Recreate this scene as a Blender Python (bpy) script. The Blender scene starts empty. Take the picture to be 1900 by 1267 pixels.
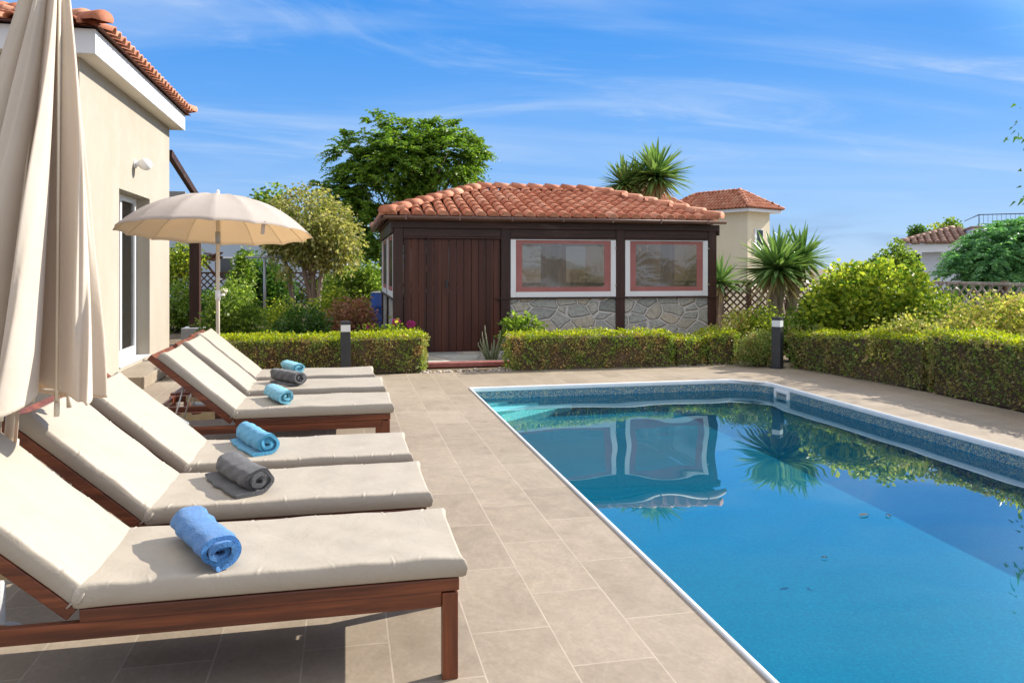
import bpy, bmesh, math, random
import numpy as np
from mathutils import Vector, Matrix, Euler

R = math.radians
SC = bpy.context.scene
COL = SC.collection

# ------------------------------------------------------------------ camera
# world: X runs across the pool (to the right), Y along the pool (away), Z up; deck level is 0
YAW = math.atan2(309.0, 1440.0)
CAM_H = 1.35
cd = bpy.data.cameras.new('camera')
cd.sensor_width = 36.0
cd.lens = 1440.0 / 1900.0 * 36.0
cd.shift_x = 0.0
cd.shift_y = -135.5 / 1900.0
cd.clip_start = 0.05
cd.clip_end = 4000.0
cam = bpy.data.objects.new('camera', cd)
COL.objects.link(cam)
cam.location = (0, 0, CAM_H)
cam.rotation_euler = (R(90), 0, -YAW)
SC.camera = cam

# ------------------------------------------------------------------ sky
SUN_EL, SUN_AZ = R(33.5), R(74.7)          # azimuth from +Y towards +X
w = bpy.data.worlds.new("World")
SC.world = w
w.use_nodes = True
nt = w.node_tree
for n in list(nt.nodes):
    nt.nodes.remove(n)


def wn(t, **kw):
    n = nt.nodes.new(t)
    for k, v in kw.items():
        setattr(n, k, v)
    return n


def wl(a, b):
    nt.links.new(a, b)


wout = wn('ShaderNodeOutputWorld')
bg = wn('ShaderNodeBackground')
bg.inputs[1].default_value = 0.15
wl(bg.outputs[0], wout.inputs[0])
sky = wn('ShaderNodeTexSky')
sky.sky_type = 'NISHITA'
sky.sun_disc = False
sky.sun_elevation = SUN_EL
sky.sun_rotation = SUN_AZ
sky.altitude = 0
sky.air_density = 1.0
sky.dust_density = 0.3
sky.ozone_density = 2.5
hs = wn('ShaderNodeHueSaturation')
hs.inputs['Saturation'].default_value = 1.22
hs.inputs['Value'].default_value = 1.0
wl(sky.outputs[0], hs.inputs['Color'])
tc = wn('ShaderNodeTexCoord')
sep = wn('ShaderNodeSeparateXYZ')
wl(tc.outputs['Generated'], sep.inputs[0])
# deep-blue sky by height, unseen zenith whitened as added fill, handing over to the bright Nishita aureole towards the sun
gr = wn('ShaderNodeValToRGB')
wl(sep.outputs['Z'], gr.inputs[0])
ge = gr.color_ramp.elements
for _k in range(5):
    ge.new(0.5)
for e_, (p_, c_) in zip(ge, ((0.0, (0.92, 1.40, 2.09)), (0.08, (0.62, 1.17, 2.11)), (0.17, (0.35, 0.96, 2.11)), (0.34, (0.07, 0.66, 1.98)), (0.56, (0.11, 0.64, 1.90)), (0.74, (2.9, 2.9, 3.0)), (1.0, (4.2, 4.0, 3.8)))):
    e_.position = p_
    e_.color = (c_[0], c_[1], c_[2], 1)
vd = wn('ShaderNodeVectorMath', operation='DOT_PRODUCT')
wl(tc.outputs['Generated'], vd.inputs[0])
vd.inputs[1].default_value = (math.sin(SUN_AZ) * math.cos(SUN_EL), math.cos(SUN_AZ) * math.cos(SUN_EL), math.sin(SUN_EL))


def wmath(op, a, b=None, clamp=False):
    n = wn('ShaderNodeMath', operation=op, use_clamp=clamp)
    for i, v in enumerate((a, b)):
        if v is None:
            continue
        if isinstance(v, (int, float)):
            n.inputs[i].default_value = v
        else:
            wl(v, n.inputs[i])
    return n.outputs[0]


def wramp(x, lo, hi):
    n = wn('ShaderNodeMapRange', interpolation_type='SMOOTHSTEP')
    wl(x, n.inputs[0])
    n.inputs[1].default_value = lo
    n.inputs[2].default_value = hi
    return n.outputs[0]


# cirrus: a plane of ice cloud high over the garden
den = wmath('ADD', wmath('MAXIMUM', sep.outputs['Z'], 0.0), 0.10)
comb = wn('ShaderNodeCombineXYZ')
wl(wmath('DIVIDE', sep.outputs['X'], den), comb.inputs[0])
wl(wmath('DIVIDE', sep.outputs['Y'], den), comb.inputs[1])
mp = wn('ShaderNodeMapping')
mp.inputs['Location'].default_value = (3.1, 0.4, 0)
mp.inputs['Rotation'].default_value = (0, 0, R(24))
mp.inputs['Scale'].default_value = (0.34, 1.05, 1)
wl(comb.outputs[0], mp.inputs[0])
n1 = wn('ShaderNodeTexNoise')
n1.inputs['Scale'].default_value = 1.15
n1.inputs['Detail'].default_value = 7
n1.inputs['Roughness'].default_value = 0.52
n1.inputs['Distortion'].default_value = 0.9
wl(mp.outputs[0], n1.inputs['Vector'])
mp2 = wn('ShaderNodeMapping')
mp2.inputs['Location'].default_value = (0.7, 5.2, 0)
mp2.inputs['Rotation'].default_value = (0, 0, R(-14))
mp2.inputs['Scale'].default_value = (0.55, 0.95, 1)
wl(comb.outputs[0], mp2.inputs[0])
n2 = wn('ShaderNodeTexNoise')
n2.inputs['Scale'].default_value = 1.6
n2.inputs['Detail'].default_value = 8
n2.inputs['Roughness'].default_value = 0.6
n2.inputs['Distortion'].default_value = 1.1
wl(mp2.outputs[0], n2.inputs['Vector'])
veil = wmath('MULTIPLY', wramp(n1.outputs['Fac'], 0.36, 0.80), 0.55)
wisp = wmath('MULTIPLY', wramp(n2.outputs['Fac'], 0.50, 0.80), 0.42)
cl = wmath('ADD', veil, wisp, True)
aur = wmath('ADD', wmath('MULTIPLY', wramp(vd.outputs['Value'], 0.82, 0.98), 0.85), 0.04)
skm = wn('ShaderNodeMixRGB')
wl(aur, skm.inputs[0])
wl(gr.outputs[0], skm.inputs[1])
wl(hs.outputs[0], skm.inputs[2])
cl = wmath('MULTIPLY', cl, wramp(sep.outputs['Z'], 0.03, 0.2))
mx = wn('ShaderNodeMixRGB')
wl(cl, mx.inputs[0])
wl(skm.outputs[0], mx.inputs[1])
mx.inputs[2].default_value = (1.65, 1.95, 2.35, 1)
# low grey-blue bank of cloud near the horizon
mp3 = wn('ShaderNodeMapping')
mp3.inputs['Scale'].default_value = (5.0, 5.0, 34.0)
mp3.inputs['Location'].default_value = (2.0, 1.0, 0.3)
wl(tc.outputs['Generated'], mp3.inputs[0])
n3 = wn('ShaderNodeTexNoise')
n3.inputs['Scale'].default_value = 1.0
n3.inputs['Detail'].default_value = 5
wl(mp3.outputs[0], n3.inputs['Vector'])
bank = wmath('MULTIPLY', wramp(n3.outputs['Fac'], 0.48, 0.66), wmath('SUBTRACT', 1.0, wramp(sep.outputs['Z'], 0.03, 0.085)))
bank = wmath('MULTIPLY', bank, 0.5)
mx2 = wn('ShaderNodeMixRGB')
wl(bank, mx2.inputs[0])
wl(mx.outputs[0], mx2.inputs[1])
mx2.inputs[2].default_value = (0.64, 1.0, 1.6, 1)
south_fill = wramp(wmath('MULTIPLY', sep.outputs['Y'], -1.0), 0.05, 0.75)  # warm brightening of the unseen sky behind the camera, added as fill light
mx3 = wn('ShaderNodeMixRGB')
wl(wmath('MULTIPLY', south_fill, 0.5), mx3.inputs[0])
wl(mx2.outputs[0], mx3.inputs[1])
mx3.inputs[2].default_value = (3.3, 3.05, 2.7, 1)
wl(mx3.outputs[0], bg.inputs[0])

# ------------------------------------------------------------------ sun
sl = bpy.data.lights.new('sun', 'SUN')
sl.energy = 3.1
sl.angle = R(0.5)
sl.color = (1.0, 0.93, 0.82)
sun = bpy.data.objects.new('sun', sl)
COL.objects.link(sun)
sd = Vector((math.sin(SUN_AZ) * math.cos(SUN_EL), math.cos(SUN_AZ) * math.cos(SUN_EL), math.sin(SUN_EL)))
sun.rotation_euler = sd.to_track_quat('Z', 'Y').to_euler()
sun.location = sd * 60
sl.cycles.is_caustics_light = True

SC.view_settings.view_transform = 'Standard'
SC.view_settings.look = 'None'
SC.view_settings.exposure = 1.5
SC.view_settings.gamma = 1.0
SC.view_settings.use_curve_mapping = False
SC.render.engine = 'CYCLES'
SC.cycles.use_denoising = True
SC.cycles.denoiser = 'OPENIMAGEDENOISE'
SC.cycles.max_bounces = 10
SC.cycles.transparent_max_bounces = 12
SC.cycles.sample_clamp_indirect = 6.0
SC.cycles.blur_glossy = 0.3


# ================================================================== helpers
def F(px):
    """camera-plane tangent of a photo column"""
    return (px - 950.0) / 1440.0


def at(px, z, py=None):
    """ground position (and height) seen at column px, row py of the photo, z metres from the camera"""
    l = F(px)
    s, c = math.sin(YAW), math.cos(YAW)
    X, Y = z * (l * c + s), z * (-l * s + c)
    if py is None:
        return X, Y
    return X, Y, CAM_H + (498.0 - py) / 1440.0 * z


def tag(o, label=None, cat=None, group=None, kind=None):
    if label:
        o['label'] = label
    if cat:
        o['category'] = cat
    if group:
        o['group'] = group
    if kind:
        o['kind'] = kind
    return o


def empty(name, loc, label=None, cat=None, group=None, rz=0.0):
    o = bpy.data.objects.new(name, None)
    COL.objects.link(o)
    o.empty_display_size = 0.1
    o.location = loc
    o.rotation_euler = (0, 0, rz)
    return tag(o, label, cat, group)


class MB:
    def __init__(self):
        self.v, self.f, self.s, self.n = [], [], [], 0

    def add(self, verts, faces, smooth=False):
        self.v.append(np.asarray(verts, dtype=float).reshape(-1, 3))
        self.f.extend([tuple(i + self.n for i in f) for f in faces])
        self.s.extend([smooth] * len(faces))
        self.n += len(verts)

    def box(self, x0, x1, y0, y1, z0, z1):
        v = [(x, y, z) for x in (x0, x1) for y in (y0, y1) for z in (z0, z1)]
        f = [(0, 1, 3, 2), (4, 6, 7, 5), (0, 4, 5, 1), (2, 3, 7, 6), (0, 2, 6, 4), (1, 5, 7, 3)]
        self.add(v, f)

    def obox(self, c, ax, ay, az):
        c, ax, ay, az = map(Vector, (c, ax, ay, az))
        v = [c + ax * i + ay * j + az * k for i in (-1, 1) for j in (-1, 1) for k in (-1, 1)]
        f = [(0, 1, 3, 2), (4, 6, 7, 5), (0, 4, 5, 1), (2, 3, 7, 6), (0, 2, 6, 4), (1, 5, 7, 3)]
        self.add([tuple(p) for p in v], f)

    def bar(self, a, b, w, h, up=(0, 0, 1)):
        a, b = Vector(a), Vector(b)
        d = b - a
        u = Vector(up)
        s = d.cross(u).normalized()
        t = s.cross(d).normalized()
        self.obox((a + b) / 2, d / 2, s * (w / 2), t * (h / 2))

    def tube(self, pts, rad, n=8, cap=True):
        pts = [Vector(p) for p in pts]
        if not hasattr(rad, '__len__'):
            rad = [rad] * len(pts)
        vs, fs = [], []
        prev = None
        for i, p in enumerate(pts):
            d = (pts[min(i + 1, len(pts) - 1)] - pts[max(i - 1, 0)]).normalized()
            if prev is None:
                a = d.orthogonal().normalized()
            else:
                a = (prev - d * prev.dot(d)).normalized()
            prev = a
            b = d.cross(a)
            for k in range(n):
                t = 2 * math.pi * k / n
                vs.append(tuple(p + (a * math.cos(t) + b * math.sin(t)) * rad[i]))
        for i in range(len(pts) - 1):
            for k in range(n):
                k2 = (k + 1) % n
                fs.append((i * n + k, i * n + k2, (i + 1) * n + k2, (i + 1) * n + k))
        if cap:
            fs.append(tuple(range(n))[::-1])
            fs.append(tuple((len(pts) - 1) * n + k for k in range(n)))
        self.add(vs, fs, True)

    def lathe(self, prof, n=24, c=(0, 0, 0)):
        vs, fs = [], []
        for r, z in prof:
            for k in range(n):
                t = 2 * math.pi * k / n
                vs.append((c[0] + r * math.cos(t), c[1] + r * math.sin(t), c[2] + z))
        for i in range(len(prof) - 1):
            for k in range(n):
                k2 = (k + 1) % n
                fs.append((i * n + k, i * n + k2, (i + 1) * n + k2, (i + 1) * n + k))
        fs.append(tuple(range(n))[::-1])
        fs.append(tuple((len(prof) - 1) * n + k for k in range(n)))
        self.add(vs, fs, True)

    def grid(self, P, smooth=True, wrap=False):
        """P: (a, b, 3) array of points"""
        P = np.asarray(P, dtype=float)
        a, b = P.shape[:2]
        fs = []
        for i in range(a - 1):
            for j in range(b if wrap else b - 1):
                j2 = (j + 1) % b
                fs.append((i * b + j, (i + 1) * b + j, (i + 1) * b + j2, i * b + j2))
        self.add(P.reshape(-1, 3), fs, smooth)

    def build(self, name, mat, parent=None, bevel=0.0, sub=False, loc=None, auto=False):
        me = bpy.data.meshes.new(name)
        V = np.concatenate(self.v) if self.v else np.zeros((0, 3))
        me.from_pydata(V.tolist(), [], self.f)
        me.polygons.foreach_set('use_smooth', self.s)
        if mat:
            me.materials.append(mat)
        me.update()
        o = bpy.data.objects.new(name, me)
        COL.objects.link(o)
        if parent:
            o.parent = parent
        if loc:
            o.location = loc
        if bevel:
            m = o.modifiers.new('edge', 'BEVEL')
            m.width = bevel
            m.segments = 2
            m.limit_method = 'ANGLE'
            m.angle_limit = R(40)
        return o


def quads_obj(name, V, nper, mat, parent=None, smooth=False):
    """V (n, nper, 3): n separate faces"""
    V = np.asarray(V, dtype=np.float32)
    n = V.shape[0]
    me = bpy.data.meshes.new(name)
    me.vertices.add(n * nper)
    me.vertices.foreach_set('co', V.reshape(-1))
    me.loops.add(n * nper)
    me.loops.foreach_set('vertex_index', np.arange(n * nper, dtype=np.int32))
    me.polygons.add(n)
    me.polygons.foreach_set('loop_start', np.arange(0, n * nper, nper, dtype=np.int32))
    me.polygons.foreach_set('loop_total', np.full(n, nper, dtype=np.int32))
    me.update(calc_edges=True)
    me.validate()
    if mat:
        me.materials.append(mat)
    o = bpy.data.objects.new(name, me)
    COL.objects.link(o)
    if parent:
        o.parent = parent
    return o


# ================================================================== materials
class NT:
    def __init__(self, name):
        self.m = bpy.data.materials.new(name)
        self.m.use_nodes = True
        self.t = self.m.node_tree
        for n in list(self.t.nodes):
            self.t.nodes.remove(n)
        self.out = self.n('ShaderNodeOutputMaterial')

    def n(self, t, **kw):
        n = self.t.nodes.new(t)
        for k, v in kw.items():
            setattr(n, k, v)
        return n

    def l(self, a, b):
        self.t.links.new(a, b)

    def coords(self, kind='Object', scale=(1, 1, 1), loc=(0, 0, 0), rot=(0, 0, 0)):
        t = self.n('ShaderNodeTexCoord')
        m = self.n('ShaderNodeMapping')
        m.inputs['Scale'].default_value = scale
        m.inputs['Location'].default_value = loc
        m.inputs['Rotation'].default_value = rot
        self.l(t.outputs[kind], m.inputs[0])
        return m.outputs[0]

    def noise(self, vec, scale, detail=4, rough=0.55, dist=0.0):
        n = self.n('ShaderNodeTexNoise')
        n.inputs['Scale'].default_value = scale
        n.inputs['Detail'].default_value = detail
        n.inputs['Roughness'].default_value = rough
        n.inputs['Distortion'].default_value = dist
        self.l(vec, n.inputs['Vector'])
        return n.outputs['Fac']

    def ramp(self, fac, stops, interp='LINEAR'):
        r = self.n('ShaderNodeValToRGB')
        r.color_ramp.interpolation = interp
        el = r.color_ramp.elements
        while len(el) < len(stops):
            el.new(0.5)
        for e, (p, c) in zip(el, stops):
            e.position = p
            e.color = (c[0], c[1], c[2], 1)
        self.l(fac, r.inputs[0])
        return r.outputs[0]

    def mix(self, fac, a, b, mode='MIX'):
        n = self.n('ShaderNodeMixRGB', blend_type=mode)
        for i, v in zip((0, 1, 2), (fac, a, b)):
            if isinstance(v, (int, float)):
                n.inputs[i].default_value = v
            elif isinstance(v, tuple):
                n.inputs[i].default_value = (v[0], v[1], v[2], 1)
            else:
                self.l(v, n.inputs[i])
        return n.outputs[0]

    def math(self, op, a, b=None, clamp=False):
        n = self.n('ShaderNodeMath', operation=op, use_clamp=clamp)
        for i, v in enumerate((a, b)):
            if v is None:
                continue
            if isinstance(v, (int, float)):
                n.inputs[i].default_value = v
            else:
                self.l(v, n.inputs[i])
        return n.outputs[0]

    def bump(self, h, strength=0.3, dist=0.01, normal=None):
        b = self.n('ShaderNodeBump')
        b.inputs['Strength'].default_value = strength
        b.inputs['Distance'].default_value = dist
        self.l(h, b.inputs['Height'])
        if normal is not None:
            self.l(normal, b.inputs['Normal'])
        return b.outputs[0]

    def pbr(self, color, rough=0.6, metal=0.0, normal=None, spec=0.5, sheen=0.0, trans=None, coat=0.0):
        p = self.n('ShaderNodeBsdfPrincipled')
        if isinstance(color, tuple):
            p.inputs['Base Color'].default_value = (color[0], color[1], color[2], 1)
        else:
            self.l(color, p.inputs['Base Color'])
        if isinstance(rough, (int, float)):
            p.inputs['Roughness'].default_value = rough
        else:
            self.l(rough, p.inputs['Roughness'])
        p.inputs['Metallic'].default_value = metal
        p.inputs['Specular IOR Level'].default_value = spec
        p.inputs['Sheen Weight'].default_value = sheen
        p.inputs['Coat Weight'].default_value = coat
        if normal is not None:
            self.l(normal, p.inputs['Normal'])
        sh = p.outputs[0]
        if trans:
            t = self.n('ShaderNodeBsdfTranslucent')
            amt, tcol = trans
            if isinstance(tcol, tuple):
                t.inputs[0].default_value = (tcol[0], tcol[1], tcol[2], 1)
            else:
                self.l(tcol, t.inputs[0])
            m = self.n('ShaderNodeMixShader')
            m.inputs[0].default_value = amt
            self.l(sh, m.inputs[1])
            self.l(t.outputs[0], m.inputs[2])
            sh = m.outputs[0]
        self.l(sh, self.out.inputs[0])
        return self.m


def simple(name, c1, c2=None, scale=6.0, rough=0.6, metal=0.0, bump=0.0, bscale=60.0, stretch=(1, 1, 1), spec=0.5,
           sheen=0.0, detail=4, coat=0.0, bdist=0.004, trans=None):
    t = NT(name)
    v = t.coords('Object', stretch)
    col = c1
    if c2:
        col = t.ramp(t.noise(v, scale, detail), [(0.3, c1), (0.7, c2)])
    nrm = t.bump(t.noise(v, bscale, 3), bump, bdist) if bump else None
    return t.pbr(col, rough, metal, nrm, spec, sheen, trans, coat)


def leafmat(name, cols, rough=0.45, tr=0.35, tint=1.5, spec=0.35, gain=1.45, patch=None):
    t = NT(name)
    g = t.n('ShaderNodeNewGeometry')
    cols = [tuple(x * gain for x in c) for c in cols]
    stops = [((i + 0.5) / len(cols), c) for i, c in enumerate(cols)]
    col = t.ramp(g.outputs['Random Per Island'], stops)
    if patch:
        pc = t.ramp(g.outputs['Random Per Island'], [((i + 0.5) / len(patch), tuple(x * gain for x in c)) for i, c in enumerate(patch)])
        col = t.mix(t.ramp(t.noise(t.coords('Object', (1, 1, 0.8)), 5.0, 4, 0.6), [(0.42, (0, 0, 0)), (0.6, (1, 1, 1))]), col, pc)
    tcol = t.mix(1.0, col, (tint * 1.05, tint * 1.1, tint * 0.6), 'MULTIPLY')
    return t.pbr(col, rough, 0.0, None, spec, 0.0, (tr, tcol))


def pavers():
    t = NT('paving_stone')
    tcn = t.n('ShaderNodeTexCoord')
    sp = t.n('ShaderNodeSeparateXYZ')
    t.l(tcn.outputs['Object'], sp.inputs[0])
    cb = t.n('ShaderNodeCombineXYZ')
    t.l(t.math('SUBTRACT', sp.outputs['Y'], 2.836 - 60.0), cb.inputs[0])
    t.l(t.math('SUBTRACT', sp.outputs['X'], 0.155 - 60.0), cb.inputs[1])
    b = t.n('ShaderNodeTexBrick')
    b.offset = 0.5
    b.offset_frequency = 2
    b.inputs['Color1'].default_value = (0.0, 0.0, 0.0, 1)
    b.inputs['Color2'].default_value = (1.0, 1.0, 1.0, 1)
    b.inputs['Mortar'].default_value = (0.5, 0.5, 0.5, 1)
    b.inputs['Scale'].default_value = 1.0
    b.inputs['Mortar Size'].default_value = 0.0034
    b.inputs['Mortar Smooth'].default_value = 0.15
    b.inputs['Brick Width'].default_value = 0.6
    b.inputs['Row Height'].default_value = 0.3
    t.l(cb.outputs[0], b.inputs['Vector'])
    tone = t.ramp(b.outputs['Color'], [(0.0, (0.262, 0.216, 0.166)), (0.5, (0.282, 0.234, 0.181)), (1.0, (0.302, 0.252, 0.196))])
    # each slab carries its own cloudy veining
    off = t.n('ShaderNodeVectorMath', operation='ADD')
    sc = t.n('ShaderNodeVectorMath', operation='SCALE')
    t.l(b.outputs['Color'], sc.inputs[0])
    sc.inputs['Scale'].default_value = 37.0
    t.l(tcn.outputs['Object'], off.inputs[0])
    t.l(sc.outputs[0], off.inputs[1])
    mpn = t.n('ShaderNodeMapping')
    mpn.inputs['Scale'].default_value = (1.0, 0.75, 1)
    mpn.inputs['Rotation'].default_value = (0, 0, 0.5)
    t.l(off.outputs[0], mpn.inputs[0])
    n1 = t.noise(mpn.outputs[0], 4.5, 6, 0.62, 1.6)
    n2 = t.noise(mpn.outputs[0], 60.0, 3, 0.6)
    wave = t.math('ABSOLUTE', t.math('SUBTRACT', t.noise(mpn.outputs[0], 3.2, 4, 0.5, 2.6), 0.5))
    vein = t.ramp(wave, [(0.0, (1.09, 1.085, 1.08)), (0.03, (1, 1, 1)), (0.2, (0.96, 0.95, 0.93))])
    c = t.mix(1.0, tone, t.ramp(n1, [(0.25, (0.89, 0.88, 0.86)), (0.5, (0.99, 0.99, 0.99)), (0.75, (1.07, 1.065, 1.06))]), 'MULTIPLY')
    c = t.mix(0.8, c, vein, 'MULTIPLY')
    c = t.mix(1.0, c, t.ramp(n2, [(0.3, (0.93, 0.93, 0.92)), (0.7, (1.06, 1.06, 1.05))]), 'MULTIPLY')
    big = t.noise(tcn.outputs['Object'], 0.8, 5, 0.6)
    c = t.mix(1.0, c, t.ramp(big, [(0.3, (0.90, 0.88, 0.86)), (0.7, (1.05, 1.05, 1.05))]), 'MULTIPLY')
    grime = t.noise(tcn.outputs['Object'], 2.4, 7, 0.72, 0.7)
    c = t.mix(1.0, c, t.ramp(grime, [(0.30, (0.92, 0.91, 0.89)), (0.45, (1, 1, 1)), (0.75, (1.03, 1.03, 1.03))]), 'MULTIPLY')
    fine = t.noise(mpn.outputs[0], 23.0, 6, 0.7, 1.2)
    c = t.mix(1.0, c, t.ramp(fine, [(0.33, (0.95, 0.945, 0.935)), (0.6, (1.02, 1.02, 1.02))]), 'MULTIPLY')
    grout = t.mix(t.noise(tcn.outputs['Object'], 9.0), (0.25, 0.20, 0.15), (0.46, 0.39, 0.31))
    c = t.mix(b.outputs['Fac'], c, grout)
    h = t.math('SUBTRACT', t.math('ADD', t.math('MULTIPLY', n1, 0.5), t.math('MULTIPLY', n2, 0.25)), t.math('MULTIPLY', b.outputs['Fac'], 2.0))
    nrm = t.bump(h, 0.35, 0.004)
    return t.pbr(c, t.ramp(n1, [(0.3, (0.5,) * 3), (0.7, (0.7,) * 3)]), 0.0, nrm, 0.35)


def wood(name, cols, along='X', rough=0.4, scale=14.0, coat=0.0, bump=0.15, worn=None):
    t = NT(name)
    st = {'X': (0.06, 1, 1), 'Y': (1, 0.06, 1), 'Z': (1, 1, 0.06)}[along]
    v = t.coords('Object', st)
    n1 = t.noise(v, scale, 6, 0.6, 0.8)
    n2 = t.noise(v, scale * 6, 3, 0.6)
    c = t.ramp(n1, [(0.25, cols[0]), (0.5, cols[1]), (0.75, cols[2])])
    c = t.mix(1.0, c, t.ramp(n2, [(0.3, (0.6, 0.6, 0.6)), (0.7, (1.28, 1.28, 1.28))]), 'MULTIPLY')
    n5 = t.noise(t.coords('Object', st, (5.1, 2.2, 0.7)), scale * 0.45, 5, 0.65, 1.8)
    c = t.mix(1.0, c, t.ramp(n5, [(0.35, (0.62, 0.58, 0.56)), (0.6, (1.1, 1.1, 1.1))]), 'MULTIPLY')
    if worn:
        v2 = t.coords('Object', tuple(0.35 if s < 1 else 1 for s in st), (3.3, 1.2, 7.7))
        c = t.mix(t.ramp(t.noise(v2, 3.2, 6, 0.65), [(0.58, (0, 0, 0)), (0.75, (0.7, 0.7, 0.7))]), c, worn)
    return t.pbr(c, rough, 0.0, t.bump(n2, bump, 0.002), 0.45, 0.0, None, coat)


def planks_mat():
    t = NT('dark_stained_planks')
    tcn = t.n('ShaderNodeTexCoord')
    sp = t.n('ShaderNodeSeparateXYZ')
    t.l(tcn.outputs['Object'], sp.inputs[0])
    cell = t.math('FLOOR', t.math('DIVIDE', sp.outputs['X'], 0.118))
    wnz = t.n('ShaderNodeTexWhiteNoise', noise_dimensions='1D')
    t.l(cell, wnz.inputs['W'])
    v = t.coords('Object', (1, 1, 0.05))
    n1 = t.noise(v, 16, 6, 0.6, 0.6)
    c = t.ramp(wnz.outputs['Value'], [(0.0, (0.040, 0.012, 0.007)), (0.5, (0.060, 0.017, 0.010)), (1.0, (0.09, 0.026, 0.013))])
    c = t.mix(1.0, c, t.ramp(n1, [(0.25, (0.6, 0.6, 0.6)), (0.7, (1.35, 1.3, 1.25))]), 'MULTIPLY')
    v2 = t.coords('Object', (2.2, 1, 0.22), (1.7, 0, 0.4))
    c = t.mix(t.ramp(t.noise(v2, 3.0, 6, 0.7), [(0.64, (0, 0, 0)), (0.74, (0.55, 0.55, 0.55))]), c, (0.13, 0.07, 0.042))
    return t.pbr(c, 0.5, 0.0, t.bump(n1, 0.2, 0.003), 0.4)


def stone_mat(name='crazy_stone', scale=3.9, mortar=(0.68, 0.65, 0.61)):
    t = NT(name)
    v = t.coords('Object', (0.85, 1, 1.3), (0.3, 0.0, 0.2))
    wob = t.n('ShaderNodeTexNoise')
    wob.inputs['Scale'].default_value = 2.2
    t.l(v, wob.inputs['Vector'])
    mv = t.n('ShaderNodeVectorMath', operation='SCALE')
    t.l(wob.outputs['Color'], mv.inputs[0])
    mv.inputs['Scale'].default_value = 0.16
    ad = t.n('ShaderNodeVectorMath', operation='ADD')
    t.l(v, ad.inputs[0])
    t.l(mv.outputs[0], ad.inputs[1])
    d = t.n('ShaderNodeTexVoronoi', feature='DISTANCE_TO_EDGE')
    d.inputs['Scale'].default_value = scale
    t.l(ad.outputs[0], d.inputs['Vector'])
    f1 = t.n('ShaderNodeTexVoronoi', feature='F1')
    f1.inputs['Scale'].default_value = scale
    t.l(ad.outputs[0], f1.inputs['Vector'])
    s2 = t.n('ShaderNodeSeparateColor')
    t.l(f1.outputs['Color'], s2.inputs[0])
    st = t.ramp(s2.outputs[0], [(0.0, (0.25, 0.265, 0.245)), (0.3, (0.41, 0.415, 0.38)), (0.6, (0.50, 0.44, 0.34)), (0.85, (0.35, 0.37, 0.35)), (1.0, (0.56, 0.51, 0.43))])
    n = t.noise(v, 22, 6, 0.65)
    st = t.mix(1.0, st, t.ramp(n, [(0.3, (0.7, 0.7, 0.7)), (0.7, (1.3, 1.3, 1.3))]), 'MULTIPLY')
    edge = t.ramp(d.outputs['Distance'], [(0.04, (1, 1, 1)), (0.065, (0, 0, 0))])
    c = t.mix(edge, st, t.mix(n, mortar, tuple(x * 0.75 for x in mortar)))
    h = t.math('ADD', t.math('MULTIPLY', t.ramp(d.outputs['Distance'], [(0.03, (0, 0, 0)), (0.09, (1, 1, 1))]), 1.0), t.math('MULTIPLY', n, 0.35))
    return t.pbr(c, 0.75, 0.0, t.bump(h, 0.9, 0.035), 0.3)


def terracotta():
    t = NT('terracotta')
    g = t.n('ShaderNodeNewGeometry')
    v = t.coords('Object')
    c = t.ramp(g.outputs['Random Per Island'], [(0.0, (0.42, 0.15, 0.08)), (0.35, (0.50, 0.195, 0.11)), (0.7, (0.55, 0.235, 0.135)), (1.0, (0.60, 0.30, 0.19))])
    n = t.noise(v, 9, 6, 0.65)
    c = t.mix(1.0, c, t.ramp(n, [(0.3, (0.72, 0.70, 0.70)), (0.7, (1.18, 1.2, 1.22))]), 'MULTIPLY')
    c = t.mix(t.ramp(t.noise(v, 2.3, 6, 0.7), [(0.64, (0, 0, 0)), (0.85, (0.4, 0.4, 0.4))]), c, (0.20, 0.12, 0.09))
    return t.pbr(c, 0.75, 0.0, t.bump(t.noise(v, 60, 3), 0.2, 0.004), 0.3)


def liner(name, cols, scale, rough=0.35):
    t = NT(name)
    v = t.coords('Object')
    vo = t.n('ShaderNodeTexVoronoi', feature='F1')
    vo.inputs['Scale'].default_value = scale
    t.l(v, vo.inputs['Vector'])
    s = t.n('ShaderNodeSeparateColor')
    t.l(vo.outputs['Color'], s.inputs[0])
    c = t.ramp(s.outputs[0], [((i + 0.5) / len(cols), cc) for i, cc in enumerate(cols)])
    return t.pbr(c, rough, 0.0, None, 0.4)


M = {}
M['pave'] = pavers()
M['soil'] = simple('garden_soil', (0.11, 0.075, 0.045), (0.20, 0.15, 0.09), 3.0, 0.95, bump=0.7, bscale=30, bdist=0.03)
M['ground'] = simple('dry_ground', (0.10, 0.085, 0.045), (0.17, 0.13, 0.08), 0.3, 0.95, bump=0.4, bscale=8, bdist=0.05)
M['white'] = simple('white_paint', (0.78, 0.79, 0.80), (0.84, 0.84, 0.84), 2.0, 0.45)
M['coping'] = simple('white_coping', (0.74, 0.76, 0.76), (0.84, 0.85, 0.85), 5.0, 0.35, bump=0.05)
M['stucco'] = simple('cream_stucco', (0.375, 0.332, 0.272), (0.40, 0.358, 0.30), 1.6, 0.9, bump=0.35, bscale=160, bdist=0.006, spec=0.2, detail=7)
_t = NT('cream_stucco_weathered')
_v = _t.coords('Object')
_c = _t.ramp(_t.noise(_v, 1.3, 7, 0.6), [(0.3, (0.385, 0.342, 0.28)), (0.7, (0.41, 0.37, 0.308))])
_st = _t.noise(_t.coords('Object', (1, 1, 0.07)), 5.0, 6, 0.65)
_c = _t.mix(1.0, _c, _t.ramp(_st, [(0.30, (0.965, 0.96, 0.95)), (0.5, (1, 1, 1))]), 'MULTIPLY')
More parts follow.
